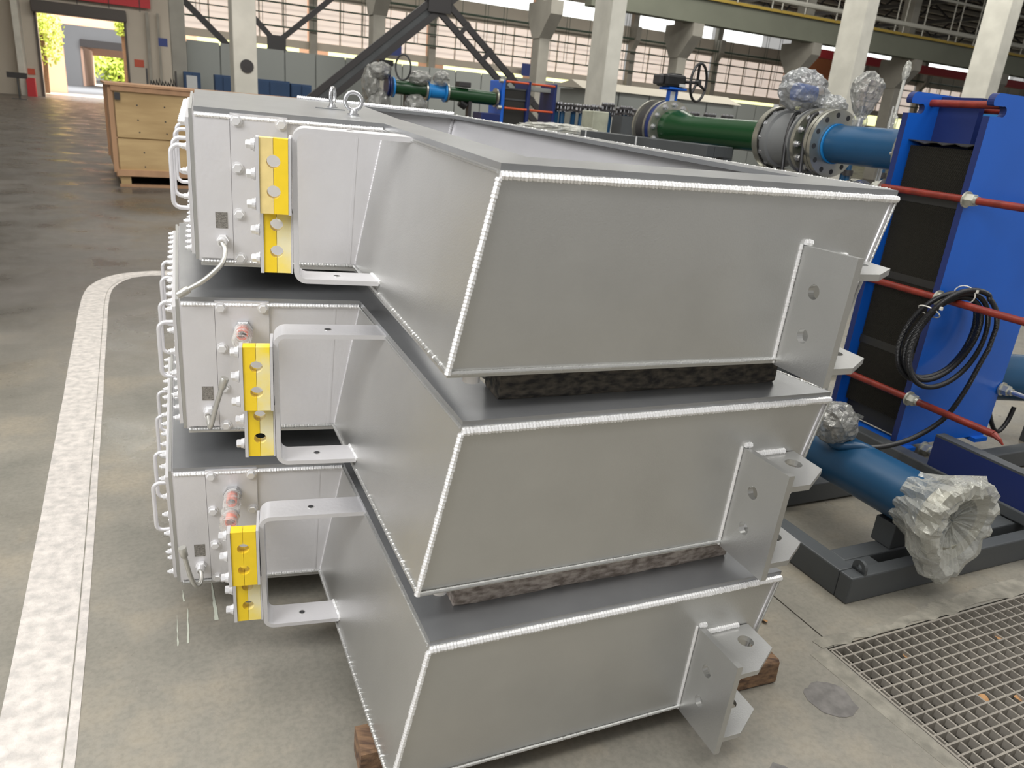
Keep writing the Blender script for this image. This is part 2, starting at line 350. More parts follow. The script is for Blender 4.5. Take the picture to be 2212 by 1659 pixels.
# ---------------- columns
def lab(o, *a): return tag(o, *a)
def near_column(x0, x1, label, d=17.0, dd=.85):
    o = MB().box(x0, x1, d, d + dd, 0, 10.5).build('hall_column', M['concrete_col'], bevel=.02); o.matrix_world = HM
    return tag(o, label, 'column', 'whitewashed columns of the near row')
c1 = near_column(1.44, 1.89, 'whitewashed square column left, behind the wooden crate, with a bolt hole')
MB().ring((1.69, 16.985, 1.92), (0, 1, 0), .13, .05, .03, 14).cyl((1.69, 16.98, 1.92), (1.69, 17.0, 1.92), .055, 12).build('bolt_hole', M['dark_steel'], c1)
near_column(9.89, 10.29, 'whitewashed square column rising behind the rows of blue pipe stands')
near_column(17.90, 18.32, 'whitewashed square column behind the bubble wrapped valve')
near_column(23.7, 24.2, 'whitewashed square column at the right edge behind the blue frame')
BD = 26.6
names = {-1: 'beside the grey partition at its left end', 0: 'left of the dark steel cross brace', 1: 'right of the dark steel cross brace', 2: 'behind the black handwheel', 3: 'left of the bubble wrapped valve', 4: 'behind the foil wrapped valve', 5: 'above the far blue end plate', 6: 'at the far right end of its row'}
for kk in range(-1, 7):
    xr = (7.02 + 6.05 * kk) if kk != -1 else .92
    w_ = .42
    o = MB().box(xr - w_, xr, BD, BD + .6, 0, 10.5).build('crane_column', M['concrete_dark'], bevel=.02); o.matrix_world = HM
    tag(o, 'grey concrete crane column ' + names[kk], 'column', 'grey columns carrying the crane beam')
    if kk >= 0:
        MB().prism([(xr - w_ - .03, BD - .75, 5.3), (xr - w_ - .03, BD - .75, 4.85), (xr - w_ - .03, BD, 4.1), (xr - w_ - .03, BD + .6, 4.1), (xr - w_ - .03, BD + 1.1, 4.85), (xr - w_ - .03, BD + 1.1, 5.3)], (w_ + .06, 0, 0)).build('corbel', M['concrete_dark'], o)
beam = MB().box(14.2, 60, BD - .72, BD - .22, 5.31, 6.18).build('crane_beam', M['beam']); beam.matrix_world = HM
tag(beam, 'long grey green concrete crane beam on the corbels', 'beam')
MB().box(14.2, 60, BD - .82, BD - .12, 6.18, 6.24).build('top_plate', M['beam'], beam)
MB().box(14.2, 60, BD - .86, BD - .80, 6.12, 6.22).build('conductor_rail', M['yellow_rail'], beam)
beam2 = MB().box(-1.0, 14.0, BD - .5, BD - .1, 7.3, 8.4).build('crane_beam', M['beam']); beam2.matrix_world = HM; tag(beam2, 'high dark beam section above the cross brace, at the top edge', 'beam')
rail = thing('guard_rail', 'white painted guard rail standing on the crane beam', 'railing', mw=HM)
MB().cyl((16, BD - .9, 6.55), (60, BD - .9, 6.55), .10, 8).build('lower_pipe', M['white_pipe'], rail, True)
MB().cyl((16, BD - .9, 7.75), (60, BD - .9, 7.75), .06, 8).build('top_rail', M['white_pipe'], rail, True)
pm_ = MB().cyl((0, BD - .9, 6.2), (0, BD - .9, 8.9), .028, 6).mesh('post', M['white_pipe'])
for i in range(24): inst(pm_, 'post', rail, (17 + i * 1.7, 0, 0)); inst(pm_, 'post', rail, (17.5 + i * 1.7, 0, 0)) if i % 2 else None
# ---------------- cross braces (twin angles with battens)
def brace(name_label, d, node, ends, wd=.16, gap=.30, m='dark_steel', batt=True, gus=.26):
    r = thing('cross_brace', name_label, 'brace', mw=HM)
    nx, nz = node
    for ex, ez in ends:
        v = Vector((ex - nx, 0, ez - nz)); L = v.length; u = v.normalized(); s = Vector((-u.z, 0, u.x))
        offs = (-gap / 2, gap / 2) if batt else (0,)
        mb = MB()
        for q in offs:
            a = Vector((nx, d, nz)) + s * q; b = Vector((ex, d, ez)) + s * q
            mb.prism([a - s * wd / 2, b - s * wd / 2, b - s * wd / 2 + Vector((0, .09, 0)), a - s * wd / 2 + Vector((0, .09, 0))], s * wd)
        mb.build('brace_arm', M[m], r)
        if batt and (ex, ez) == ends[0]:
            mb2 = MB().prism([Vector((nx, d + .03, nz)) - s * .13, Vector((ex, d + .03, ez)) - s * .13, Vector((ex, d + .03, ez)) + s * .13, Vector((nx, d + .03, nz)) + s * .13], (0, .02, 0)).build('web_plate', M['skid'], r)
        elif batt:
            for i in range(1, int(L / .75)):
                bb = MB(); c = Vector((nx, d - .02, nz)) + u * i * .75
                bb.prism([c - s * (gap / 2 + wd * .6) - u * .05, c + s * (gap / 2 + wd * .6) - u * .05, c + s * (gap / 2 + wd * .6) + u * .05, c - s * (gap / 2 + wd * .6) + u * .05], (0, .02, 0))
                bb.build('batten', M[m], r)
    MB().box(nx - gus, nx + gus, d - .04, d - .015, nz - gus * .8, nz + gus * .8).build('gusset', M[m], r, bevel=.01)
    return r
brace('dark steel cross brace between the two nearest whitewashed columns', 17.3, (5.75, 3.62), ((2.2, .6), (9.6, .5), (2.3, 6.5), (9.5, 6.8)), wd=.13, gap=.26)
brace('slim dark cross brace above the left half of the grey partition', 28.1, (3.75, 2.98), ((.95, 5.75), (7.0, 5.8), (4.6, 2.2), (3.0, 2.2)), wd=.17, gap=0, batt=False, gus=.3)
o = MB().prism([(.75, 28.9, 4.05), (.88, 28.9, 4.2), (2.95, 28.9, 2.3), (2.82, 28.9, 2.15)], (0, .1, 0)).build('steel_strut', M['dark_steel']); o.matrix_world = HM
tag(o, 'single dark diagonal strut left of the first column', 'strut')
o = MB().prism([(4.45, 42, 5.3), (4.8, 42, 5.6), (8.2, 42, 8.8), (7.9, 42, 8.5)][::-1], (0, .15, 0)).build('steel_strut', M['dark_steel']); o.matrix_world = HM
tag(o, 'far dark diagonal strut behind the slim cross brace', 'strut')
# ---------------- partition with cladding panels in front of the far bay
part = MB().box(.95, 27, 27.75, 27.85, 0, 2.70).build('partition_wall', M['clad']); part.matrix_world = HM; part['kind'] = 'structure'; part.name = 'wall_partition'
pm = MB().box(.02, .98, 27.69, 27.75, 0, 2.76).mesh('wall_panel', M['clad'])
for i in range(26): inst(pm, 'wall_panel', part, (.95 + i, 0, 0))
# grey cabin with a pitched roof, right of the second column
cab = thing('grey_cabin', 'low grey cabin with a shallow roof behind the pipe stands', 'cabin', mw=HM)
MB().box(10.6, 15.6, 19.0, 20.6, 0, 2.3).build('cabin_wall', M['clad'], cab)
MB().prism([(10.4, 18.9, 2.3), (10.4, 19.6, 2.52), (10.4, 20.7, 2.34)], (5.4, 0, 0)).build('roof', M['purlin'], cab)
for x in (11.6, 12.6, 13.6, 14.6): MB().box(x - .012, x + .012, 18.985, 19.0, 0, 2.3).build('panel_joint', M['skid'], cab)
# ---------------- door wall details
o = MB().box(-5.85, -1.25, WD - .55, WD - .02, 4.32, 4.92).build('door_1', M['shutter'], bevel=.05); o.matrix_world = HM; o['kind'] = 'structure'
for x in (-5.8, -1.42): MB().box(x, x + .12, WD - .14, WD - .01, 0, 4.32).build('guide_rail', M['shutter'], o)
o = MB().box(-6.4, .02, WD - .32, WD - .28, 5.18, 6.9).build('red_banner', M['banner']); o.matrix_world = HM; tag(o, 'long red banner hanging above the open door', 'banner')
for i in range(4): MB().box(-5.2 + i * 1.55, -5.16 + i * 1.55, WD - .36, WD - .33, 4.95, 7.2).build('hanging_cord', M['dark_steel'], o)
def box_thing(name, label, cat, t0, t1, d0, d1, z0, z1, m, group=None, bevel=0):
    o = MB().box(t0, t1, d0, d1, z0, z1).build(name, M[m], bevel=bevel); o.matrix_world = HM; return tag(o, label, cat, group)
box_thing('wall_sign', 'small red sign on the wall left of the open door', 'sign', -6.6 * .98, -6.05, WD - .03, WD, 1.1, 1.42, 'sign_red').location
box_thing('wall_sign', 'small red sign on the wall right of the open door', 'sign', -1.02, -.52, WD - .03, WD, 2.05, 2.45, 'sign_red')
box_thing('wall_sign', 'small dark blue sign high on the wall right of the door', 'sign', .16, .40, 26.0, 26.04, 2.42, 2.64, 'sign_blue')
for x, z, d, s, l in ((14.1, 4.65, WD - .8, .5, 'blue square sign just left of the wrapped valves'), (23.7, 4.35, WD - .8, .5, 'blue square sign behind the twin brace arm'), (50.3, 4.3, WD - .8, .7, 'blue square sign right of the black handwheel')):
    box_thing('wall_sign', l, 'sign', x - s, x + s, d, d + .03, z - s * .8, z + s * .8, 'sign_blue', 'blue signs over the far low windows')
o = box_thing('wall_pipe', 'vertical grey pipe on the wall right of the open door', 'pipe', -.28, -.12, WD - .25, WD - .1, .8, 5.0, 'concrete_dark'); o = box_thing('wall_pipe', 'slim brown vertical pipe beside the grey wall pipe', 'pipe', .3, .42, WD - .3, WD - .15, .5, 5.0, 'concrete_dark')
box_thing('fire_box', 'red fire box on the floor left of the open door', 'box', -6.35, -5.95, 50.6, 51.0, 0, .95, 'banner')
st = thing('notice_stand', 'dark notice stand with a tilted board at the far left', 'stand', mw=hall(-6.0, 45))
MB().cyl((0, 0, 0), (0, 0, 1.0), .04, 8).build('pole', M['skid'], st); MB().box(-.42, .42, -.05, .1, .95, 1.2).build('board', M['dark_steel'], st); MB().box(-.3, .3, -.2, .2, 0, .03).build('base', M['skid'], st)
# ---------------- outside, seen through the door
struct(MB().box(-60, 95, 52.3, 63.8, -.12, -.02), 'ground_outside', M['yard'], HM)
struct(MB().box(-60, 60, 63.8, 190, -.12, -.025), 'ground_beyond', M['inner_wall'], HM)
struct(MB().box(-30, -5.62, 64, 64.4, 0, 12).box(-5.62, -1.3, 64, 64.4, 4.45, 12).box(-1.3, 30, 64, 64.4, 0, 12), 'wall_opposite', M['pinkwall'], HM)
struct(MB().box(-30, -6.9, 100, 100.3, -.02, 12).box(-6.9, -2.2, 100, 100.3, 4.0, 12).box(-2.2, 30, 100, 100.3, -.02, 12), 'wall_inner_end', M['inner_wall'], HM)
struct(MB().box(-30, 30, 64.5, 100, 11.8, 12), 'ceiling_opposite', M['roof'], HM)
o = MB().box(-7.1, -2.0, 99.4, 99.9, 4.0, 4.75).build('door_2', M['shutter']); o.matrix_world = HM; o['kind'] = 'structure'
struct(MB().box(-7.15, -6.9, 99.8, 116, 0, 4.0).box(-30, -7.3, 115, 115.3, 0, 12).box(-7.3, 10, 115, 115.3, 3.5, 12), 'wall_third', M['pinkwall'], HM)
area('inner_hall_light', H(-5, 82, 11.5), H(-5, 82, 0), 16, 22, 5200, (.95, .97, 1))
area('beyond_light', H(-6, 121, 12), H(-6, 123, 0), 18, 10, 16000, (1, .98, .9))
def leaf_clump(label, centre, rad, n, size, name='tree', seed=3, m='foliage', trunk=None):
    r = random.Random(seed); mb = MB()
    for i in range(n):
        a = Vector((r.gauss(0, 1), r.gauss(0, 1), r.gauss(0, 1))).normalized() * (r.random() ** .45)
        c = Vector((a.x * rad[0], a.y * rad[1], a.z * rad[2])); u = Vector((r.gauss(0, 1), r.gauss(0, 1), r.gauss(0, 1))).normalized(); v = u.orthogonal().normalized(); q = size * r.uniform(.6, 1.3)
        mb.add([c - u * q, c - v * q * .5, c + u * q, c + v * q * .5], [(0, 1, 2, 3)])
    root = thing(name, label, 'tree', mw=hall(*centre))
    cr = mb.build('crown', M[m], root, fix=False); cr['kind'] = 'stuff'
    if trunk: MB().tube([(0, 0, -centre[2]), (.05, 0, -centre[2] * .5), (0, 0, 0)], .14, 8).build('trunk', M['timber_brown'], root)
    return root
leaf_clump('sunlit tree branch hanging at the left of the open door', (-6.4, 60, 3.6), (1.35, 1.4, 2.0), 950, .13, trunk=1, seed=5)
leaf_clump('small bright tuft of leaves at the top right of the doorway', (-1.75, 60.5, 4.6), (.5, .6, .75), 420, .12, seed=6, trunk=1)
for i, (x, z, rr) in enumerate(((-9, 4, 4.2), (-4.5, 3.6, 3.6), (0, 4.4, 4.5))):
    leaf_clump(['leftmost', 'middle', 'rightmost'][i] + ' distant tree seen through the farthest doorway', (x * 1.1, 128 + i * 7, z), (rr, 2.6, 3.6), 1500, .42, seed=11 + i, trunk=1)
# ---------------- blue cabinets against the partition
def cabinet(t0, t1, d, z1, label, paper=False):
    r = thing('steel_cabinet', label, 'cabinet', mw=hall(t0, d), group='blue steel cabinets along the partition'); w_ = t1 - t0
    MB().box(0, w_, 0, .5, .08, z1).build('body', M['cabinet'], r, bevel=.01); MB().box(.05, w_ - .05, .03, .47, 0, .08).build('plinth', M['dark_steel'], r)
    for i in range(2):
        dd = MB().box(w_ * i / 2 + .02, w_ * (i + 1) / 2 - .02, -.022, 0, .12, z1 - .05).build('door', M['cabinet'], r, bevel=.006)
        MB().box(w_ / 2 + (-.07 if i == 0 else .04), w_ / 2 + (-.04 if i == 0 else .07), -.05, -.022, z1 * .5, z1 * .5 + .16).build('handle', M['zinc'], dd)
    if paper: MB().box(.08, w_ - .1, -.026, -.022, z1 - .45, z1 - .1).build('notice', M['paper'], r)
cabinet(.78, 1.25, 26.0, 1.80, 'narrow blue cabinet with a white notice behind the crate', True)
cabinet(1.64, 2.10, 26.0, 1.80, 'blue cabinet just left of the whitewashed column')
cabinet(2.62, 3.85, 26.0, 1.80, 'wide blue cabinet just right of the whitewashed column')
cabinet(3.88, 4.52, 26.0, 1.76, 'blue cabinet at the right end of its row')
# ---------------- wooden crate
CR = 30.0 / 180 * PI
crate = thing('wooden_crate', 'large plywood shipping crate on timber runners behind the stack', 'crate', (-5.98, 11.10, 0), CR)
CL, CDp, CZ0, CZ1 = 4.3, 2.7, .16, 1.425
MB().box(.02, CL, .03, CDp, CZ0, CZ1 - .02).build('plywood_body', M['ply'], crate)
MB().box(0, CL, 0, .03, CZ0 + .0, .68).build('front_panel', M['ply'], crate); MB().box(0, CL, 0, .03, .70, CZ1 - .08).build('front_panel', M['ply'], crate)
MB().box(-.03, .02, 0, CDp, CZ0 + .0, CZ1 - .04).build('side_panel', M['ply_edge'], crate)
for y in (.0, CDp - .1): MB().box(-.06, -.03, y, y + .1, CZ0 + .05, CZ1 - .06).build('corner_post', M['ply_edge'], crate)
MB().box(-.09, CL + .05, -.04, CDp + .05, CZ1 - .03, CZ1 + .0).build('lid', M['ply_edge'], crate); MB().box(-.02, CL, -.025, 0, CZ1 - .1, CZ1 - .03).build('top_batten', M['ply_edge'], crate)
MB().box(-.02, CL, -.025, 0, CZ0, CZ0 + .09).build('bottom_batten', M['ply_edge'], crate)
for y in (.02, 1.3, CDp - .12): MB().box(0, CL, y, y + .1, 0, .04).build('runner_board', M['ply_edge'], crate)
for x in (.02, 1.1, 2.2, 3.2):
    MB().box(x, x + .13, .02, CDp, .04, .16).build('bearer', M['ply'], crate)
MB().box(.02, .09, -.04, -.02, CZ1 - .22, CZ1 - .12).build('metal_clip', M['dark_steel'], crate)
sp = MB()
for i in range(9):
    for z in (.3, .5, .78, .95, 1.15):
        sp.cyl((.25 + i * .36 + (z * 7 % .2), -.001, z), (.25 + i * .36 + (z * 7 % .2), .0, z), .012, 6)
sp.build('nail_heads', M['dark_steel'], crate)['kind'] = 'stuff'
# black cable rack behind the crate
r = thing('cable_rack', 'black rack with tangled cables behind the crate', 'rack', mw=hall(-.16, 17.2) @ Matrix.Diagonal((.37, 1, 1.05, 1)))
MB().box(0, 1.5, 0, .5, 0, .08).build('base', M['dark_steel'], r)
for x in (.02, 1.42): MB().box(x, x + .08, 0, .5, .08, 1.62).build('side_post', M['dark_steel'], r)
MB().box(0, 1.5, .05, .45, 1.12, 1.3).build('tray', M['dark_steel'], r)
rr = random.Random(4); cb = MB()
for i in range(9):
    x = .15 + i * .14; cb.tube([(x, .1 + rr.random() * .2, 1.28), (x + .08, .2, 1.40 + rr.random() * .08), (x + .16, .3, 1.34), (x + .22, .2, 1.29)], .022, 6)
cb.build('cables', M['black'], r, True)['kind'] = 'stuff'
# ================================================================== THE THREE SILVER HOUSINGS
PL = [(0, 0), (.469, 0), (.598, -.793), (1.541, -.678), (.836, .96), (.24, 1.04), (-.112, .95)]     # top outline L I A B D F E
PB = [(0, 0), (.402, 0), (.528, -.806), (1.470, -.686), (.766, .955), (.22, 1.03), (-.112, .95)]   # the flared body leans towards its foot
HOLE = [(.48, .925), (.54, .28), (.69, -.63), (1.375, -.545), (.82, .905)]
UH = .40
A_ = Vector((.598, -.793, 0)); AB = (Vector((1.541, -.678, 0)) - A_).normalized(); NF = Vector((AB.y, -AB.x, 0))
def plate_with_hole(outer, hole, z0, z1):
    bm = bmesh.new()
    o = [bm.verts.new((x, y, z1)) for x, y in outer]; h = [bm.verts.new((x, y, z1)) for x, y in hole]
    eo = [bm.edges.new((o[i], o[(i + 1) % len(o)])) for i in range(len(o))]; eh = [bm.edges.new((h[i], h[(i + 1) % len(h)])) for i in range(len(h))]
    bmesh.ops.triangle_fill(bm, use_beauty=True, use_dissolve=False, edges=eo + eh)
    fs = list(bm.faces)
    cx = [f for f in fs if False]
    ext = bmesh.ops.extrude_face_region(bm, geom=fs); vv = [g for g in ext['geom'] if isinstance(g, bmesh.types.BMVert)]
    bmesh.ops.translate(bm, verts=vv, vec=(0, 0, z0 - z1)); bmesh.ops.recalc_face_normals(bm, faces=bm.faces)
    me = bpy.data.meshes.new('plate'); bm.to_mesh(me); bm.free(); return me
def wall_quad(a, b, th=.012, ztop=-.012, zbot=-.392):
    # panel between outline corners a and b, thickness inwards
    p = [Vector((*PL[a], ztop)), Vector((*PL[b], ztop)), Vector((*PB[b], zbot)), Vector((*PB[a], zbot))]
    d = (Vector((*PL[b], 0)) - Vector((*PL[a], 0))).normalized(); inn = Vector((-d.y, d.x, 0)) * th
    return MB().prism(p, inn)
MU = {}
def mm(name, mb, m, smooth=False): MU[name] = mb.mesh(name, M[m], smooth)
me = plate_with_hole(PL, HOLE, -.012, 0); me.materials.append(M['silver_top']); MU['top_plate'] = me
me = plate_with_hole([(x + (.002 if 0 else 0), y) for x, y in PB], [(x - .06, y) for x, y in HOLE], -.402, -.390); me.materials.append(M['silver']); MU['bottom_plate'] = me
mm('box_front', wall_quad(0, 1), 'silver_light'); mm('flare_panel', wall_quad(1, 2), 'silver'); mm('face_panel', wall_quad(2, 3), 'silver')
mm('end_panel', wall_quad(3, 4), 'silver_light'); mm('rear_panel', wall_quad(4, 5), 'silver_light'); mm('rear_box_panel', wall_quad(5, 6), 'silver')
inner = MB()
for i in (0, 1, 2):
    a = Vector((*HOLE[i], -.012)); b = Vector((*HOLE[i + 1], -.012)); s = Vector((-.06, 0, -.378)); inner.add([a, b, b + s, a + s], [(0, 1, 2, 3)])
mm('inner_wall', inner, 'silver')
# welds
W = {}
for n_, p0, p1, r_ in (('a', (.598, -.797, -.021), (1.541, -.682, -.019), .0080), ('b', (.002, -.004, -.019), (.466, -.003, -.016), .0055), ('c', (.468, -.006, -.018), (.595, -.788, -.016), .0035),
                       ('d', (.596, -.797, -.025), (.528, -.812, -.392), .0068), ('e', (.47, -.004, -.02), (.404, -.004, -.388), .0045), ('f', (1.541, -.680, -.02), (1.470, -.690, -.39), .0035),
                       ('g', (.836, .95, -.004), (1.535, -.66, -.004), .006), ('h', (.24, 1.035, .003), (.83, .955, .003), .008), ('i', (.402, -.003, -.388), (.528, -.808, -.389), .005), ('j', (.003, -.003, -.389), (.40, -.003, -.386), .005),
                       ('k', (.53, -.812, -.390), (1.468, -.690, -.390), .0045), ('l', (.826, .94, -.01), (.76, .935, -.38), .006)):
    W[n_] = weld(p0, p1, r_).mesh('weld_bead', M['weld' if n_ in 'abd' else 'silver_light' if n_ in 'hle' else 'silver'], True)
# left end cover: thick plate standing along the box's left end
EX = Vector((-.118, .993, 0)); EN = Vector((-.993, -.118, 0))     # along the end, outwards
def E(s, out, z): return EX * s + EN * out + Vector((0, 0, z))
def ebox(s0, s1, o0, o1, z0, z1):
    return MB().hexa([E(s0, o0, z0), E(s0, o1, z0), E(s1, o1, z0), E(s1, o0, z0)], [E(s0, o0, z1), E(s0, o1, z1), E(s1, o1, z1), E(s1, o0, z1)])
mm('end_wall', ebox(-.002, .955, -.012, .004, -.388, -.012), 'silver_light')
mm('end_flange', ebox(-.003, .955, .004, .012, -.385, -.006), 'silver')
mm('end_cover', ebox(.002, .95, .0125, .021, -.372, -.028), 'silver_light')
def handle_mb(s, z0=-.272, z1=-.108, out=.062, r=.0062):
    pts = []; c = .02
    for k in range(7):
        a = PI / 2 * k / 6; pts.append(E(s, out - c + c * math.sin(a), z1 - c + c * math.cos(a)))
    for k in range(7):
        a = PI / 2 * k / 6; pts.append(E(s, out - c + c * math.cos(a), z0 + c - c * math.sin(a)))
    return MB().tube([E(s, .021, z1)] + pts + [E(s, .021, z0)], r, 10)
for i, s in enumerate((.115, .31, .585, .80)): mm('handle%d' % i, handle_mb(s), 'silver_light', True)
mm('end_bolt', MB().hexbolt((0, 0, 0), EN, .0075, .009, .003).cyl((0, 0, 0), EN * .017, .0045, 8), 'bolt')
# cover plate with bolts, on the box front
mm('cover_panel', MB().box(.085, .224, -.006, 0, -.393, -.008), 'silver_light')
mm('corner_panel', MB().box(.002, .0835, -.0045, 0, -.380, -.016), 'silver_light')
mm('seam_strip', MB().prism([(.398, 0, -.02), (.404, 0, -.02), (.390, 0, -.385), (.382, 0, -.385)], (0, -.0010, 0)), 'silver_light')
mm('cover_bolt', MB().hexbolt((0, -.003, 0), (0, -1, 0), .0115, .0085), 'bolt')
mm('cover_washer', MB().cyl((0, 0, 0), (0, -.003, 0), .015, 20), 'bolt')
mm('nameplate', MB().box(.0415, .071, -.0058, -.0046, -.299, -.257), 'nameplate')
# cable gland
mm('gland', MB().hexbolt((.058, -.0045, -.330), (0, -1, -.05), .0155, .013).cyl((.058, -.017, -.331), (.058, -.034, -.333), .0115, 16), 'bolt', True)
mm('gland_ring', MB().ring((.058, -.034, -.333), (0, -1, -.05), .0115, .008, .003, 16), 'bolt')
# strap bracket (bent flat bar) : outline in x-z, width in y
def strap():
    th = .0115; x0, x1t, x1b, zt, zb, R = .238, .520, .445, -.010, -.372, .030
    out, inn = [], []
    out.append((x1t, zt)); inn.append((x1t - .004, zt - th))
    for k in range(9):
        a = PI / 2 + PI / 2 * k / 8; out.append((x0 + R + R * math.cos(a), zt - R + R * math.sin(a))); inn.append((x0 + R + (R - th) * math.cos(a), zt - R + (R - th) * math.sin(a)))
    for k in range(9):
        a = PI + PI / 2 * k / 8; out.append((x0 + R + .004 + R * math.cos(a), zb + R + R * math.sin(a))); inn.append((x0 + R + .004 + (R - th) * math.cos(a), zb + R + (R - th) * math.sin(a)))
    out.append((x1b, zb)); inn.append((x1b - .0 + .003, zb + th))
    n = len(out); mb = MB(); vs = []
    for y in (-.265, -.185):
        sh = .012 if y > -.2 else 0
        for (x, z) in out: vs.append((x - (sh if x > .4 else 0), y, z))
        for (x, z) in inn: vs.append((x - (sh if x > .4 else 0), y, z))
    fs = []
    for i in range(n - 1):
        fs += [(i, i + 1, n + i + 1, n + i), (2 * n + i, 3 * n + i, 3 * n + i + 1, 2 * n + i + 1), (i, 2 * n + i, 2 * n + i + 1, i + 1), (n + i, n + i + 1, 3 * n + i + 1, 3 * n + i)]
    fs += [(0, n, 3 * n, 2 * n), (n - 1, 3 * n - 1, 4 * n - 1, 2 * n - 1)]
    return mb.add(vs, fs)
mm('strap_bracket', strap(), 'silver_light', True)
mm('strap_hole', MB().cyl((0, 0, 0), (0, 0, .0006), .0075, 18), 'dark_hole'); mm('strap_hole_ring', MB().ring((0, 0, 0), (0, 0, 1), .0088, .0070, .0008, 20), 'chrome')
mm('strap_weld_t', weld((.508, -.182, -.008), (.522, -.266, -.009), .005, .006), 'weld', True); mm('strap_weld_b', weld((.434, -.182, -.362), (.449, -.266, -.363), .005, .006), 'weld', True)
# clamp halves with half-round bites
def half(x0, x1, z0, z1, y0, y1, holes, r, bite_right=True):
    # profile polygon in x-z ; straight outer side and inner side (at the split) carrying the bites
    xs, xo = (x1, x0) if bite_right else (x0, x1); sg = -1 if bite_right else 1
    pts = [(xo, z0), (xs, z0)]
    for hz in sorted(holes):
        for k in range(13):
            a = -PI / 2 + PI * k / 12; pts.append((xs + sg * r * math.cos(a), hz + r * math.sin(a)))
    pts += [(xs, z1), (xo, z1)]
    return MB().prism([(x, y0, z) for x, z in pts], (0, y1 - y0, 0))
XS = .1985
mm('uL', half(.1685, XS - .0004, -.2035, -.036, -.287, -.257, (-.087, -.154), .0148), 'yellow', False); mm('uR', half(XS + .0004, .2305, -.2035, -.036, -.287, -.257, (-.087, -.154), .0148, False), 'yellow')
mm('lL', half(.1735, XS + .0036, -.3515, -.1850, -.249, -.219, (-.236, -.300), .0148), 'yellow'); mm('lR', half(XS + .0044, .2350, -.3515, -.1850, -.249, -.219, (-.236, -.300), .0148, False), 'oversprayed')
MU['uL_pale'] = MU['uL'].copy(); MU['uL_pale'].materials[0] = M['pale_yellow']; MU['uR_pale'] = MU['uR'].copy(); MU['uR_pale'].materials[0] = M['oversprayed']
mm('sp1', MB().box(.1600, .168, -.290, -.252, -.2035, -.0355), 'silver_light'); mm('sp2', MB().box(.231, .2375, -.287, -.190, -.205, -.034), 'silver_light')
mm('sp3', MB().box(.1650, .173, -.252, -.215, -.3525, -.204), 'silver_light'); mm('sp4', MB().box(.2355, .2395, -.250, -.190, -.3525, -.206), 'silver_light')
mm('clamp_bolt', MB().hexbolt((0, 0, 0), (-1, 0, 0), .0105, .011).cyl((0, 0, 0), (.006, 0, 0), .0125, 16).cyl((.006, 0, 0), (.016, 0, 0), .0075, 10).cyl((.0055, 0, 0), (.0085, 0, 0), .0145, 16), 'bolt')
mm('stub', MB().cyl((.585, -.765, -.40), (.585, -.765, -.424), .0175, 20), 'silver_light', True)
# bracket on the face: upright plate and two horizontal ears
def F(s, w_, z): return A_ + AB * s + NF * w_ + Vector((0, 0, z))
def plate_holes_mesh(name, pts3, hole_c, r, thick, m):
    # pts3: planar polygon, hole centres, thickness vector
    bm = bmesh.new(); thick = Vector(thick); nrm = thick.normalized(); loops = []
    u = (Vector(pts3[1]) - Vector(pts3[0])).normalized(); v = nrm.cross(u)
    def loop(ps):
        vs = [bm.verts.new(p) for p in ps]; return [bm.edges.new((vs[i], vs[(i + 1) % len(vs)])) for i in range(len(vs))]
    e = loop(pts3)
    for c in hole_c: e += loop([Vector(c) + (u * math.cos(2 * PI * k / 20) + v * math.sin(2 * PI * k / 20)) * r for k in range(20)])
    bmesh.ops.triangle_fill(bm, use_beauty=True, use_dissolve=False, edges=e)
    ext = bmesh.ops.extrude_face_region(bm, geom=list(bm.faces)); vv = [g for g in ext['geom'] if isinstance(g, bmesh.types.BMVert)]
    bmesh.ops.translate(bm, verts=vv, vec=thick); bmesh.ops.recalc_face_normals(bm, faces=bm.faces)
    me = bpy.data.meshes.new(name); bm.to_mesh(me); bm.free(); me.materials.append(M[m]); MU[name] = me
plate_holes_mesh('bracket_plate', [F(.716, 0, -.128), F(.716, .158, -.120), F(.716, .158, -.400), F(.716, 0, -.405)], [F(.716, .065, -.215), F(.716, .065, -.314)], .0165, AB * .016, 'silver')
for n_, z in (('bracket_ear_t', -.154), ('bracket_ear_b', -.360)):
    plate_holes_mesh(n_, [F(.732, .002, z), F(.880, .002, z), F(.882, .096, z), F(.795, .150, z), F(.732, .150, z)], [F(.830, .056, z)], .0205, (0, 0, -.014), 'silver')
mm('bw1', weld(F(.712, .002, -.125), F(.712, .002, -.40), .004, .007), 'weld', True); mm('bw2', weld(F(.738, .003, -.149), F(.845, .003, -.149), .0075, .006), 'weld', True)
mm('bw3', weld(F(.718, .004, -.121), F(.736, .004, -.122), .0075, .007), 'weld', True); mm('bw4', weld(F(.738, .003, -.356), F(.845, .003, -.356), .006, .006), 'weld', True)
mm('bw5', weld(F(.736, .146, -.161), F(.740, .146, -.172), .006, .006), 'weld', True)
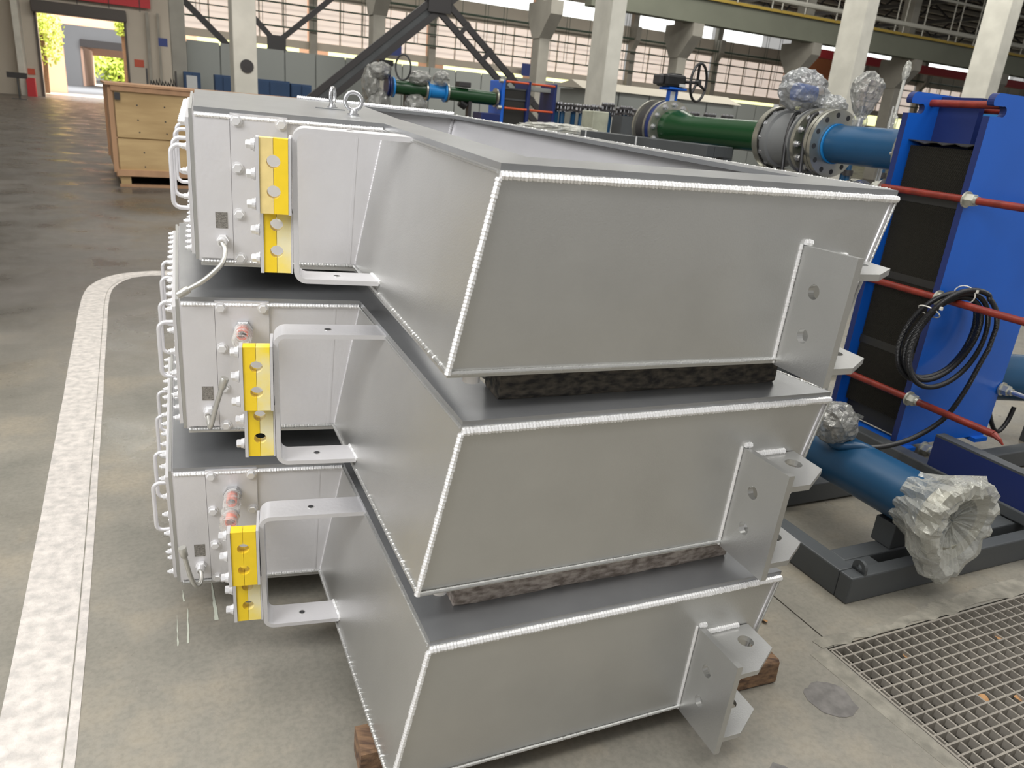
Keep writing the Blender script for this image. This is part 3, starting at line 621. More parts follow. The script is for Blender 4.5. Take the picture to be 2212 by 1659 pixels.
# lifting eye
def eye():
    mb = MB(); mb.tube([(.024 * math.cos(a), 0, .038 + .024 * math.sin(a)) for a in [2 * PI * k / 32 for k in range(32)]], .0062, 10, closed=True)
    mb.tube([(0, 0, 0), (0, 0, .004), (0, 0, .0045), (0, 0, .012), (0, 0, .017)], .015, 16, rf=lambda i: (.0165, .0165, .0125, .011, .007)[i]); return mb
mm('eye', eye(), 'zinc', True)
TUBES = {1: [(.058, -.03, -.333), (.066, -.045, -.350), (.060, -.066, -.378), (.036, -.078, -.404), (.010, -.080, -.426), (-.012, -.080, -.440), (-.040, -.080, -.458)],
         2: [(.058, -.03, -.334), (.060, -.050, -.342), (.064, -.070, -.350), (.068, -.080, -.343), (.075, -.080, -.318), (.086, -.080, -.276), (.106, -.080, -.212)],
         3: [(.058, -.03, -.330), (.062, -.046, -.341), (.057, -.068, -.353), (.047, -.078, -.346), (.038, -.080, -.318), (.031, -.080, -.280), (.022, -.080, -.224)]}
def unit(k, loc, rows, label):
    Rm = Matrix(rows).to_4x4(); mw = Matrix.Translation((loc[0], loc[1], loc[2] + CH)) @ Rm
    # pivot the empty at the underside of the housing
    off = Vector((.6, 0, -UH)); r = thing('steel_housing', label, 'machine housing', mw=mw @ Matrix.Translation(off), group='three stacked silver housings')
    def P(mk, name, loc=(0, 0, 0), par=None, rot=None):
        o = inst(MU[mk] if isinstance(mk, str) else mk, name, par or r, Vector(loc) - off if par is None else loc, rot); return o
    for a in ('top_plate', 'bottom_plate', 'box_front', 'flare_panel', 'face_panel', 'end_panel', 'rear_panel', 'rear_box_panel', 'inner_wall', 'end_wall', 'end_flange', 'corner_panel', 'seam_strip'): P(a, a)
    for a in W: P(W[a], 'weld_bead')
    ec = P('end_cover', 'end_cover')
    for i in range(4): P('handle%d' % i, 'handle')
    sp = [(.018 + i * .0715, z) for i in range(14) for z in (-.04, -.360)] + [(.02, z) for z in (-.10, -.16, -.225, -.29)]
    for s, z in sp: P('end_bolt', 'end_bolt', E(s, .021, z))
    P('cover_panel', 'cover_panel')
    for x, z in ((.100, -.026), (.209, -.026), (.100, -.142), (.209, -.142), (.101, -.260), (.209, -.260), (.1015, -.377), (.209, -.377)):
        b = P('cover_bolt', 'cover_bolt', (x, -.006, z)); inst(MU['cover_washer'], 'washer', b)
    P('nameplate', 'nameplate')['label'] = 'small dark etched nameplate'
    g = P('gland', 'cable_gland'); inst(MU['gland_ring'], 'ring', g)
    pth = smooth_path(TUBES[k], 6); n = len(pth)
    o = MB().tube(pth, .0068, 12).build('sensor_tube', M['satin'], r, True); o.location = -off
    a, b = pth[-5], pth[-1]; d = (b - a).normalized()
    s_ = MB().tube([b - d * .022, b - d * .018, b + d * .010, b + d * .012], .011, 16, rf=lambda i: (.0075, .0105, .0115, .0105)[i]).build('sleeve', M['satin'], o, True)
    st = P('strap_bracket', 'strap_bracket')
    for (x, z) in ((.370, -.0098), (.345, -.3603)):
        inst(MU['strap_hole'], 'bolt_hole', st, (x, -.225, z)); inst(MU['strap_hole_ring'], 'hole_rim', st, (x, -.225, z))
    P('strap_weld_t', 'weld_bead'); P('strap_weld_b', 'weld_bead')
    o = P('uL_pale' if k == 1 else 'uL', 'clamp_block'); o['label'] = 'faded tan half of the upper clamp' if k == 1 else 'yellow half of the upper clamp'
    P('uR' if k != 2 else 'uR_pale', 'clamp_block'); P('lL', 'clamp_block'); P('lR', 'clamp_block')
    for a in ('sp1', 'sp2', 'sp3', 'sp4'): P(a, 'clamp_side_plate')
    for z, x, y in ((-.054, .150, -.270), (-.118, .150, -.270), (-.186, .150, -.270), (-.252, .155, -.235), (-.320, .155, -.235)): P('clamp_bolt', 'clamp_bolt', (x, y, z))
    P('stub', 'drain_stub')
    P('bracket_plate', 'bracket_plate'); P('bracket_ear_t', 'bracket_ear'); P('bracket_ear_b', 'bracket_ear')
    for a in ('bw1', 'bw2', 'bw3', 'bw4', 'bw5'): P(a, 'weld_bead')
    if k == 1:
        P('eye', 'lifting_eye', (.405, .275, 0)); P('eye', 'lifting_eye', (.355, .568, 0), rot=(0, 0, 1.25))
        P(MB().box(.30, .39, .46, .50, 0, .003).mesh('cover_strip', M['silver_top']), 'cover_strip')
    else:
        gx, gz = .156, -.085
        gl = MB().hexbolt((gx, -.006, gz), (0, -1, 0), .026, .014).cyl((gx, -.020, gz), (gx, -.030, gz), .0205, 20).build('hose_gland', M['zinc'], r, False); gl.location = -off
        ho = MB().ring((gx, -.030, gz), (0, -1, 0), .0150, .0112, .030, 24); hb = ho.build('hose', M['orange_hose'], r, True); hb.location = -off; hb['label'] = 'short orange hose end'
        MB().cyl((gx, -.031, gz), (gx, -.034, gz), .0112, 20).build('bore', M['dark_hole'], hb)
        if k == 3:
            r2 = MB().ring((gx + .003, -.105, gz - .012), (0, -1, 0), .021, .013, .010, 20).build('coupling', M['zinc'], r); r2.location = -off
            h2 = MB().ring((gx + .003, -.115, gz - .012), (0, -1, 0), .0152, .0118, .030, 24).cyl((gx + .003, -.120, gz - .012), (gx + .003, -.122, gz - .012), .0118, 20).build('hose', M['orange_hose'], r, True); h2.location = -off
        L_ = .155 if k == 3 else .085
        fm = MB(); pts = [(gx + .002 * math.sin(i * 2.1), -.018 - i * L_ / 14, gz - .0006 * i) for i in range(15)]
        fm.tube(pts, .024, 18, rf=lambda i: .022 + .003 * math.sin(i * 1.9)); f_ = fm.build('clear_film', M['film'], r); f_.location = -off
    return r
RM = {1: [[0.959205, -0.28228, 0.015583], [0.282627, 0.958802, -0.028652], [-0.006853, 0.031887, 0.999468]],
      2: [[0.9533, -0.301579, 0.016382], [0.301995, 0.952552, -0.038001], [-0.004144, 0.041173, 0.999143]],
      3: [[0.95381, -0.300112, 0.013368], [0.300409, 0.952814, -0.043582], [0.000342, 0.045585, 0.99896]]}
LOC = {1: (-0.85273, 1.95452, -0.05627), 2: (-0.89742, 1.91329, -0.53653), 3: (-0.92931, 1.8696, -1.0252)}
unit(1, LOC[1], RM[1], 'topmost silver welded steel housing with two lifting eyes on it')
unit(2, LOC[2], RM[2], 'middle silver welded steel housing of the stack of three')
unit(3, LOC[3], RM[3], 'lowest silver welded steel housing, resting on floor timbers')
def umat(k): return Matrix.Translation((LOC[k][0], LOC[k][1], LOC[k][2] + CH)) @ Matrix(RM[k]).to_4x4()
# ---------------- timber packing
def timber(label, mw, pts, z0, z1, m, seed, group='timber packing between the housings', seg=14):
    a, b, wd = Vector((*pts[0], 0)), Vector((*pts[1], 0)), pts[2]
    d = (b - a).normalized(); n = Vector((-d.y, d.x, 0)); rnd = random.Random(seed); vs = []
    for i in range(seg + 1):
        c = a.lerp(b, i / seg); J = lambda q=.0025: rnd.uniform(-q, q)
        ch = .006 if i in (0, seg) else .003
        vs += [c + n * (0 + ch + J()) + Vector((0, 0, z0)), c + n * (wd - ch) + Vector((0, 0, z0)), c + n * (wd + J()) + Vector((0, 0, z0 + .006)), c + n * (wd + J()) + Vector((0, 0, z1 - .006)),
               c + n * (wd - ch) + Vector((0, 0, z1)), c + n * (ch + J()) + Vector((0, 0, z1)), c + n * J() + Vector((0, 0, z1 - .008 + J())), c + n * J() + Vector((0, 0, z0 + .008 + J()))]
    fs = []
    for i in range(seg):
        for k in range(8): fs.append((i * 8 + k, i * 8 + (k + 1) % 8, i * 8 + 8 + (k + 1) % 8, i * 8 + 8 + k))
    fs += [tuple(range(7, -1, -1)), tuple(seg * 8 + k for k in range(8))]
    o = MB().add([mw @ v for v in vs], fs).build('timber_block', M[m]); return tag(o, label, 'timber', group)
timber('dark weathered timber block under the topmost housing', umat(2), ((.695, -.700), (1.42, -.615), .085), .0005, .0825, 'timber_dark', 2)
timber('grey painted timber block between the middle and the lowest housing', umat(3), ((.668, -.695), (1.42, -.60), .085), .0005, .0825, 'timber_grey', 3)
timber('rear timber block under the topmost housing', umat(2), ((.0, .80), (.75, .84), .08), .0005, .066, 'timber_dark', 4)
timber('rear timber block under the middle housing', umat(3), ((.0, .80), (.75, .84), .08), .0005, .080, 'timber_dark', 5)
timber('brown timber on the floor sticking out under the lowest housing', Matrix(), ((-.275, 1.362), (.872, 1.835), .09), .0, .083, 'timber_brown', 6)
timber('rear floor timber under the lowest housing', Matrix(), ((-1.2, 2.42), (-.2, 2.74), .09), .0, .135, 'timber_brown', 7)
# ================================================================== FLOOR DRAIN GRATING
gr = thing('drain_grating', 'galvanised steel drain grating sunk in the floor', 'grating', mw=hall(1.875, .2))
bar = MB().box(0, 1.70, -.0030, .0030, -.032, 0).mesh('bearing_bar', M['grating']); cr_ = MB().box(-.0028, .0028, 0, 1.125, -.028, -.001).mesh('cross_bar', M['grating'])
for i in range(30): inst(bar, 'bearing_bar', gr, (0, 1.098 - i * .0375, 0))
for i in range(37): inst(cr_, 'cross_bar', gr, (.018 + i * .0455, .01, 0))
MB().box(-.004, .004, 0, 1.135, -.04, .001).build('edge_bar', M['grating'], gr); MB().box(-.004, 1.70, 1.131, 1.139, -.04, .001).build('edge_bar', M['grating'], gr)
lfm = MB(); 
def leaf(t, d, z, s, seed, label, m='leaf'):
    r = random.Random(seed); n = 7; mb = MB(); top = []; bot = []
    for i in range(n):
        u = i / (n - 1); w_ = .28 * s * math.sin(PI * u) + .001; zz = .15 * s * math.sin(u * 3 + seed)
        top.append((s * (u - .5), w_, zz + .002 + abs(w_) * .35)); bot.append((s * (u - .5), -w_, zz + abs(w_) * .2))
    mb.add(top + bot, [(i, i + 1, n + i + 1, n + i) for i in range(n - 1)]); o = mb.build('dry_leaf', M[m], fix=False)
    o.matrix_world = hall(t, d, z) @ Matrix.Rotation(r.uniform(0, 6), 4, 'Z'); return tag(o, label, 'leaf', 'dry leaves near the drain')
for i, (t, d, l) in enumerate(((2.18, 1.02, 'curled brown leaf caught low in the grating'), (2.52, 1.20, 'pale dry leaf lying high in the grating near the right edge'), (2.30, .98, 'brown leaf in the grating near the right border'), (2.12, 1.24, 'small brown leaf in the upper rows of the grating'))):
    leaf(t, d, -.012, .04, i, l)
leaf(1.76, 1.52, .004, .034, 8, 'reddish curled leaf on the floor beside the slab joint')
# stains and scuffs on the floor
def patch(name, label, pts, m, cat, z=.0012, seed=1, amp=.006):
    rp = ragged(pts, .014, amp, seed, z); rp = [Vector(p) for p in rp]
    mb = MB().add(rp, [tuple(range(len(rp)))]); o = mb.build(name, M[m], fix=False); o.matrix_world = HM
    if o.data.polygons[0].normal.z < 0: o.data.flip_normals()
    return tag(o, label, cat)
patch('oil_stain', 'round dark oil stain on the floor left of the grating', [(1.70 + .072 * math.cos(a) * (1 + .1 * math.sin(3 * a)), 1.165 + .075 * math.sin(a)) for a in [i * PI / 9 for i in range(18)]], 'stainm', 'stain', seed=3)
patch('oil_stain', 'small dark stain at the bottom edge below the lowest bracket', [(1.36 + .035 * math.cos(a), 1.01 + .03 * math.sin(a)) for a in [i * PI / 6 for i in range(12)]], 'stainm', 'stain', seed=4)
for i, (a, b, wd, l) in enumerate((((-.042, 2.115), (-.043, 1.969), .002, 'leftmost pale scuff line in front of the lowest housing'), ((-.011, 2.143), (-.015, 1.973), .003, 'second pale scuff line in front of the lowest housing'), ((-.022, 2.243), (-.02, 2.18), .003, 'short pale scuff just under the left corner of the lowest housing'),
                                 ((.066, 2.264), (.068, 2.057), .006, 'broad pale scuff mark just left of the yellow clamp'))):
    a = Vector(a); b = Vector(b); n = (b - a).normalized(); n = Vector((-n.y, n.x)) * wd
    patch('floor_scuff', l, [tuple(a - n * .3), tuple(b - n), tuple(b + n), tuple(a + n * .3)], 'scratch', 'scuff', seed=10 + i, amp=.0012)
# ================================================================== PLATE HEAT EXCHANGER AND ITS SKID
hx = thing('heat_exchanger', 'large blue plate heat exchanger with red tie rods beside the stack', 'heat exchanger', mw=hall(3.27, 2.30))
PWD, PTOP = .70, 1.80
def frame_plate(y0, y1, zb=.13):
    pts = []; R = .035
    def arc(cx, cz, r, a0, a1, n=6): return [(cx + r * math.cos(a0 + (a1 - a0) * k / n), cz + r * math.sin(a0 + (a1 - a0) * k / n)) for k in range(n + 1)]
    pts += [(.0, zb), (PWD, zb), (PWD, PTOP - R)]; pts += arc(PWD - R, PTOP - R, R, 0, PI / 2); pts += arc(R, PTOP - R, R, PI / 2, PI)
    # hooked slot on the left edge
    pts += [(-.0, 1.762)]; pts += arc(.012, 1.757, .010, PI, 1.5 * PI, 3)
    pts += arc(.078, 1.727, .0225, .62 * PI, -.62 * PI, 12); pts += [(.0, 1.703)]
    return MB().prism([(x, y0, z) for x, z in pts], (0, y1 - y0, 0))
for nm, (a, b), lab_ in (('end_plate', (0, .032), 'near blue end plate'), ('end_plate', (.41, .442), 'far blue end plate')):
    p = frame_plate(a, b).build(nm, M['blue'], hx); p['label'] = lab_; p.data.materials.append(M['navy'])
    for f in p.data.polygons:
        if abs(f.normal.y) < .5: f.material_index = 1
    # sheared front with cut slots for the rods
MB().box(.20, .235, .20, .41, 1.50, 1.79).build('dark_gap_rib', M['navy'], hx)  # navy box standing in for the dark gap at the far plate
MB().box(.26, .44, .034, .41, 1.615, 1.70).build('carrying_bar', M['navy'], hx, bevel=.01)
MB().box(.30, .62, .395, .412, 1.70, 1.77).build('header_plate', M['bright_blue'], hx)
MB().box(.30, .40, .20, .38, 1.70, 1.715).build('hanger', M['chrome'], hx)
# plate pack: many corrugated plates
pk = MB(); NP_ = 78; nz_ = 250
for i in range(NP_):
    y = .036 + i * (.370 / NP_); vs = []; fs = []
    for k in range(nz_ + 1):
        z = .24 + 1.32 * k / nz_; yy = y + (.0013 if (k + i) % 2 else -.0013)
        vs += [(.060, yy - .0005, z), (.060, yy + .0005, z), (.085, yy + .0005, z), (.085, yy - .0005, z)]
    for k in range(nz_):
        o_ = 4 * k; fs += [(o_, o_ + 4, o_ + 5, o_ + 1), (o_ + 3, o_, o_ + 4, o_ + 7)]
    pk.add(vs, fs)
pko = pk.build('plate_pack', mat('plate_pack_steel', (.050, .046, .036), .5, .3), hx, fix=False); pko['kind'] = 'stuff'
for z0, z1 in ((1.30, 1.345), (.92, .955), (.56, .60)): MB().box(.0585, .09, .034, .408, z0, z1).build('gasket_band', M['black_matt'], hx)
MB().box(.088, PWD - .06, .034, .408, .15, 1.56).build('pack_core', M['black_matt'], hx)
sh = MB(); nx = 12
vs = []
for i in range(nx + 1):
    y = .034 + .376 * i / nx; zz = 1.578 + .006 * math.sin(i * 1.9) + (.012 if i in (0, nx) else 0)
    vs += [(.045, y, zz), (PWD - .04, y, zz + .01), (.045, y, zz - .004), (PWD - .04, y, zz + .004)]
sh.add(vs, [f for i in range(nx) for f in ((4 * i, 4 * i + 1, 4 * i + 5, 4 * i + 4), (4 * i + 2, 4 * i + 6, 4 * i + 7, 4 * i + 3), (4 * i, 4 * i + 4, 4 * i + 6, 4 * i + 2))])
sh.build('cover_sheet', M['black_matt'], hx)
def rod(x, z, y0, y1, r=.017, m='red', nuts=(), tip=False, label=None):
    n = int((y1 - y0) / .004); pts = [(x, y0 + (y1 - y0) * i / n, z) for i in range(n + 1)]
    o = MB().tube(pts, r, 12, rf=lambda i: r * (1.03 if i % 2 else .95)).build('tie_rod', M[m], hx, True)
    if label: o['label'] = label
    for y, s in nuts:
        MB().tube([(x, y, z), (x, y + s * .008, z)], .036, 20).build('washer', M['galv'], o)
        MB().tube([(x, y + s * .008, z), (x, y + s * .040, z), (x, y + s * .044, z)], .029, 6, rf=lambda i: (.029, .029, .025)[i]).build('nut', M['galv'], o)
        MB().cyl((x, y + s * .044, z), (x, y + s * .058, z), .020, 12).build('lock_nut', M['galv'], o)
    if tip: MB().tube([(x, y0, z), (x, y0 - .03, z - .012), (x + .003, y0 - .05, z - .03)], .012, 8, rf=lambda i: (.016, .009, .004)[i]).build('wrapped_tip', M['red'], o)
    return o
rod(.14, 1.757, .035, .41, .017)
rod(.30, 1.742, .035, .41, .015)
rod(-.005, 1.352, -.62, .50, .0165, nuts=((-.004, -1), (.446, 1)))
rod(-.005, .902, -.66, .50, .0165, nuts=((-.004, -1), (.446, 1)))
rod(-.005, .397, -.445, .50, .0165, nuts=((-.004, -1), (.446, 1)), tip=True)
rod(PWD + .005, 1.352, -.62, .50, .0165, nuts=((-.004, -1),)); rod(PWD + .005, .397, -.62, .50, .012, m='zinc', nuts=((-.004, -1),), label='bare steel rod')
rod(.19, .115, -.42, -.02, .011, m='red', nuts=((-.02, -1),))
for x in (.02, PWD - .12): MB().box(x, x + .10, -.03, .47, .1085, .13).build('foot', M['blue'], hx)
cs = MB().box(-.075, -.045, -1.25, -.10, .170, .312); cs.box(-.075, -.0, -1.25, -.10, .300, .312); cs.box(-.075, -.0, -1.25, -.10, .160, .170)
# skid
sk = thing('steel_skid', 'dark grey welded channel skid carrying the blue equipment', 'skid', mw=hall(2.12, 1.505))
def chan(name, x0, x1, y0, y1, z0=0, z1=.108, m='skid'): return MB().box(x0, x1, y0, y1, z0, z1).build(name, M[m], sk, bevel=.006)
chan('front_beam', 0, 2.6, 0, .055); chan('left_beam', 0, .075, .055, 2.2); chan('inner_beam', .0755, 2.6, .105, .180, .01, .104); chan('mid_beam', .0755, 2.6, .62, .70, .01, .104); chan('rear_beam', .0755, 2.6, 2.12, 2.2, .01, .104)
chan('corner_gusset', .0755, .20, .0555, .1045, .096, .104); chan('front_beam_web', .0755, 2.6, .0555, .0575, .0, .10)
lug = MB().ring((.060, .03, .125), (1, 0, 0), .028, .012, .012, 20).box(.060, .072, .002, .058, .104, .118); lug.build('lifting_lug', M['skid'], sk)
o = MB().box(.315, .475, .11, .20, .1045, .207).build('pipe_support', M['skid'], sk, bevel=.004)
chan('cross_channel', 1.06, 1.14, .0, 1.0, .1085, .16)
ro = thing('base_rail', 'navy blue channel rail leading to the near blue end plate', 'rail', mw=hall(3.27, 2.30), group=None)
MB().box(-.078, -.066, -1.25, -.24, .165, .305).build('web', M['navy'], ro); MB().box(-.078, -.02, -1.25, -.24, .305, .315).build('top_flange', M['skid'], ro); MB().box(-.078, -.02, -1.25, -.24, .155, .165).build('bottom_flange', M['navy'], ro)
MB().box(-.08, -.03, -.34, -.28, .1085, .155).build('rail_foot', M['navy'], ro); MB().box(-.08, -.03, -.72, -.66, .1085, .155).build('rail_foot', M['navy'], ro)
# low blue pipe with wrapped flange
lp_ = thing('blue_pipe', 'low blue pipe lying on the grey support, its open end wrapped', 'pipe', mw=hall(2.49, 1.52))
PZ = .312; PR = .105
MB().cyl((0, -.02, PZ), (0, 1.08, PZ), PR, 40).build('barrel', M['pipe_blue'], lp_, True)
MB().ring((0, -.085, PZ), (0, 1, 0), .158, .098, .022, 40).ring((0, -.065, PZ), (0, 1, 0), .118, .098, .055, 40).build('flange', M['flange'], lp_, True)
MB().ring((0, 1.08, PZ), (0, 1, 0), .168, .06, .022, 40).build('flange', M['flange'], lp_, True)
bend = [(-.03, .36, PZ + .075), (-.06, .40, PZ + .115), (-.085, .455, PZ + .12), (-.085, .47, PZ + .15)]
MB().tube(smooth_path([(.02, .33, PZ + .085), (-.02, .36, PZ + .10), (-.075, .41, PZ + .088), (-.095, .445, PZ + .10), (-.095, .455, PZ + .145)], 5), .0195, 14).build('sensor_stub', M['pipe_blue'], lp_, True)
def crumple(c, rad, seed, amp=.12, freq=3.2, sub=4, name='x', squash=None):
    bm = bmesh.new(); bmesh.ops.create_icosphere(bm, subdivisions=sub, radius=1); off = Vector((seed * 7.3, seed * 3.1, seed))
    for v in bm.verts:
        d = v.co.normalized(); n = 1 - abs(noise.noise(d * freq + off)) * 2; n2 = noise.noise(d * freq * 2.7 + off)
        v.co = d * (1 + amp * (n - .5) + amp * .6 * n2)
        if squash: v.co = squash(v.co)
        v.co = Vector((v.co.x * rad[0] + c[0], v.co.y * rad[1] + c[1], v.co.z * rad[2] + c[2]))
    mb = MB(); mb.v = [tuple(v.co) for v in bm.verts]; mb.f = [tuple(x.index for x in f.verts) for f in bm.faces]; bm.free(); return mb
def wrap_end():   # film stretched over the flange: a crumpled tube with a dented mouth
    prof = [(.10, .109), (.075, .113), (.03, .124), (-.01, .150), (-.05, .172), (-.09, .180), (-.115, .166), (-.122, .132), (-.09, .10), (-.065, .05), (-.06, .004)]
    vs = []; n = 56; r = random.Random(8)
    for j, (y, rr) in enumerate(prof):
        for k in range(n):
            a = 2 * PI * k / n; d = Vector((math.cos(a) * 1.7, y * 9, math.sin(a) * 1.7)); q = 1 + .10 * noise.noise(d * 2.2) + .05 * math.sin(a * 13 + j * .8)
            sag = -.03 * max(0, -math.sin(a)) ** 3 * (1 if 2 < j < 8 else .2) * 2
            vs.append((math.cos(a) * rr * q, y + .012 * noise.noise(d * 3), PZ + math.sin(a) * rr * q + sag))
    return MB().add(vs, [(j * n + k, j * n + (k + 1) % n, (j + 1) * n + (k + 1) % n, (j + 1) * n + k) for j in range(len(prof) - 1) for k in range(n)])
wf = wrap_end().build('plastic_wrap', M['wrap'], None, fix=False); wf.matrix_world = hall(2.49, 1.52); tag(wf, 'crumpled clear plastic film over the open end of the low blue pipe', 'plastic film')
ins = thing('sensor_head', 'foil wrapped sensor head standing on the low blue pipe', 'sensor', mw=hall(2.40, 1.965, .415))
MB().cyl((0, 0, 0), (0, 0, .05), .018, 14).cyl((0, 0, .05), (0, 0, .12), .045, 18).build('head', M['zinc'], ins, True)
crumple((0, 0, .070), (.088, .075, .085), 3, .12, 2.0).build('plastic_wrap', M['wrap_dense'], ins, fix=False)
crumple((.045, -.02, .045), (.05, .04, .06), 6, .13, 2.0, 4).build('plastic_wrap', M['wrap_dense'], ins, fix=False)
MB().add([(.05, 0, .105), (.09, -.02, .112), (.13, -.02, .095), (.135, -.015, .082), (.095, -.012, .09), (.055, 0, .09)], [(0, 1, 4, 5), (1, 2, 3, 4)]).build('film_tail', M['wrap'], ins, fix=False)
# coil of corrugated conduit
co = thing('cable_conduit', 'coil of black corrugated conduit hanging on the red tie rod', 'cable', mw=hall(3.27, 2.20, .72))
pts = []
rnd = random.Random(2); turns = 4.2; n = 340
for i in range(n + 1):
    u = i / n; a = PI * .35 - 2 * PI * turns * u; q = math.floor(turns * u)
    rx = (.262, .235, .222, .250, .262)[min(4, int(q))]; f = (turns * u) % 1
    rx2 = (.262, .235, .222, .250, .275)[min(4, int(q) + 1)]; rx = rx + (rx2 - rx) * f
    y = .055 - .045 * u * 2.2 + .008 * math.sin(a * 1.3)
    cz = .012 - .014 * math.sin(2 * PI * f); skew = .05 * (math.sin(a))
    pts.append((rx * math.cos(a) * .98 + skew, y - .10 * 0 , cz + rx * .84 * math.sin(a)))
last = Vector(pts[-1])
tail = [last, Vector((.235, -.045, -.10)), Vector((.165, -.055, -.245)), Vector((.06, -.065, -.37)), Vector((-.11, -.07, -.445)), Vector((-.32, -.10, -.455)), Vector((-.55, -.15, -.42)), Vector((-.74, -.20, -.365)), Vector((-.845, -.232, -.335))]
full = [Vector(p) for p in pts[:-6]] + smooth_path([tuple(v) for v in tail], 10)
def resample(P, step):
    out = [P[0]]; acc = 0
    for a, b in zip(P[:-1], P[1:]):
        L = (b - a).length
        if L < 1e-9: continue
        d = step - acc
        while d <= L: out.append(a.lerp(b, d / L)); d += step
        acc = (L - (d - step))
    return out
cp = resample(full, .0030)
MB().tube(cp, .0125, 10, rf=lambda i: .0125 if i % 2 else .0103).build('corrugated_tube', M['black'], co, True)
for a in (PI * .5, PI * .78):
    c = Vector((.245 * math.cos(a) + .05 * math.sin(a), .01, .012 + .205 * math.sin(a))); d = Vector((math.cos(a), 0, math.sin(a)))
    lo = []
    for k in range(20):
        b = 2 * PI * k / 20; lo.append(c + d * .040 * math.cos(b) + Vector((0, 1, 0)) * .052 * math.sin(b))
    MB().tube(lo, .0028, 6, closed=True).box(c.x - .006, c.x + .006, -.048, -.038, c.z + .02, c.z + .034).build('cable_tie', M['white_tie'], co, True)
# blue pipe behind the near end plate, right edge
rp = thing('blue_pipe', 'pale blue pipe end lying on the floor at the right edge', 'pipe', mw=hall(3.98, 2.75, 0))
MB().cyl((.0, -.25, .40), (1.6, -.75, .40), .13, 32).build('barrel', M['pipe_blue'], rp, True)
MB().box(.5, .6, -.5, -.35, 0, .285).build('support', M['skid'], rp)
MB().tube(smooth_path([(.06, -.35, .33), (.09, -.40, .18), (.14, -.42, .12), (.20, -.42, .17), (.22, -.42, .26)], 6), .012, 10).build('cable', M['black'], rp, True)
# ================================================================== PIPE RUN BEHIND THE END PLATE (along the hall's depth)
PT = 3.45; PH = 1.53
def flange_mb(y, ro_=.180, ri=.098, th=.024, axis=1): return MB().ring((0, y, 0), (0, 1, 0), ro_, ri, th, 48)
def bolts_on(par, y, s, n=12, r=.152, big=.017, off=.13, mats='zinc', only=None):
    me_ = MU.get('fb%d' % s) 
    if me_ is None:
        b = MB().hexbolt((0, 0, 0), (0, s, 0), .0165, .015, .003); b.cyl((0, 0, 0), (0, s * .030, 0), .008, 8); MU['fb%d' % s] = me_ = b.mesh('flange_bolt', M['zinc'])
    for k in range(n):
        a = 2 * PI * k / n + off; inst(me_, 'flange_bolt', par, (r * math.cos(a), y, r * math.sin(a)))
def holes_on(par, y, s, n=12, r=.152, off=.13, rad=.0145):
    me_ = MU.get('fh%d' % s)
    if me_ is None: MU['fh%d' % s] = me_ = MB().cyl((0, 0, 0), (0, s * .0008, 0), rad, 18).mesh('bolt_hole', M['dark_hole'])
    for k in range(n):
        a = 2 * PI * k / n + off; inst(me_, 'bolt_hole', par, (r * math.cos(a), y, r * math.sin(a)))
b1 = thing('blue_pipe', 'dark blue pipe joining the open drilled flange to the far end plate', 'pipe', mw=hall(PT, 0, PH))
MB().cyl((0, 2.76, 0), (0, 3.30, 0), .101, 48).build('barrel', M['pipe_blue'], b1, True); MB().ring((0, 3.275, 0), (0, 1, 0), .108, .10, .012, 48).build('weld_ring', M['bright_blue'], b1, True)
f = flange_mb(3.29, .182, .1).build('flange', M['flange'], b1, True); holes_on(f, 3.29, -1)
f = flange_mb(2.745, .165, .1, .02).build('flange', M['flange'], b1, True); bolts_on(f, 2.765, 1, 8, .135)
sp_ = thing('green_spool', 'short green pipe spool behind the open drilled flange', 'pipe', mw=hall(PT, 0, PH))
MB().cyl((0, 3.344, 0), (0, 3.420, 0), .10, 40).build('barrel', M['green'], sp_, True)
f = flange_mb(3.320, .182, .1, .022).build('flange', M['flange'], sp_, True)
f = flange_mb(3.420, .182, .1, .024).build('flange', M['flange'], sp_, True); bolts_on(f, 3.420, -1)
va = thing('butterfly_valve', 'grey valve body between two steel flanges with a black strap', 'valve', mw=hall(PT, 0, PH))
MB().tube([(0, 3.436, 0), (0, 3.465, 0), (0, 3.475, 0), (0, 3.525, 0), (0, 3.645, 0), (0, 3.665, 0), (0, 3.675, 0), (0, 3.720, 0)], .15, 48, rf=lambda i: (.165, .165, .150, .128, .150, .150, .165, .165)[i]).build('body', M['grey_valve'], va, True)
MB().ring((0, 3.465, 0), (0, 1, 0), .18, .14, .014, 40).build('retainer_ring', M['grey_valve'], va, True)
MB().cyl((0, 3.565, .12), (0, 3.565, .24), .025, 14).build('stem', M['grey_valve'], va, True)
f = flange_mb(3.722, .185, .09, .022).build('flange', M['flange'], va, True); MB().ring((0, 3.720, 0), (0, 1, 0), .178, .13, .003, 40).build('gasket', M['black_matt'], va); bolts_on(f, 3.722, -1, off=.0)
for y, s in ((3.505, .0), (3.365, .0)):
    MB().tube(smooth_path([(-.05, y + .05, .155), (-.11, y + .03, .12), (-.165, y - .01, .0), (-.19, y - .05, -.13), (-.20, y - .08, -.26)], 6), .011, 10).build('black_hose', M['black'], va, True)
gp = thing('green_pipe', 'long dark green pipe between the handwheel valve and the grey valve', 'pipe', mw=hall(PT, 0, PH))
MB().tube([(0, 3.76, 0), (0, 4.62, 0), (0, 4.74, .004), (0, 4.86, .004)], .1, 48, rf=lambda i: (.094, .094, .124, .124)[i]).build('barrel', M['green'], gp, True)
f = flange_mb(3.746, .182, .09, .018).build('flange', M['flange'], gp, True)
f = flange_mb(4.86, .19, .12, .024).build('flange', M['flange'], gp, True); bolts_on(f, 4.86, -1, 12, .158, off=.0)
hv = thing('handwheel_valve', 'wafer valve with a blue neck and a black handwheel gearbox', 'valve', mw=hall(PT, 0, PH))
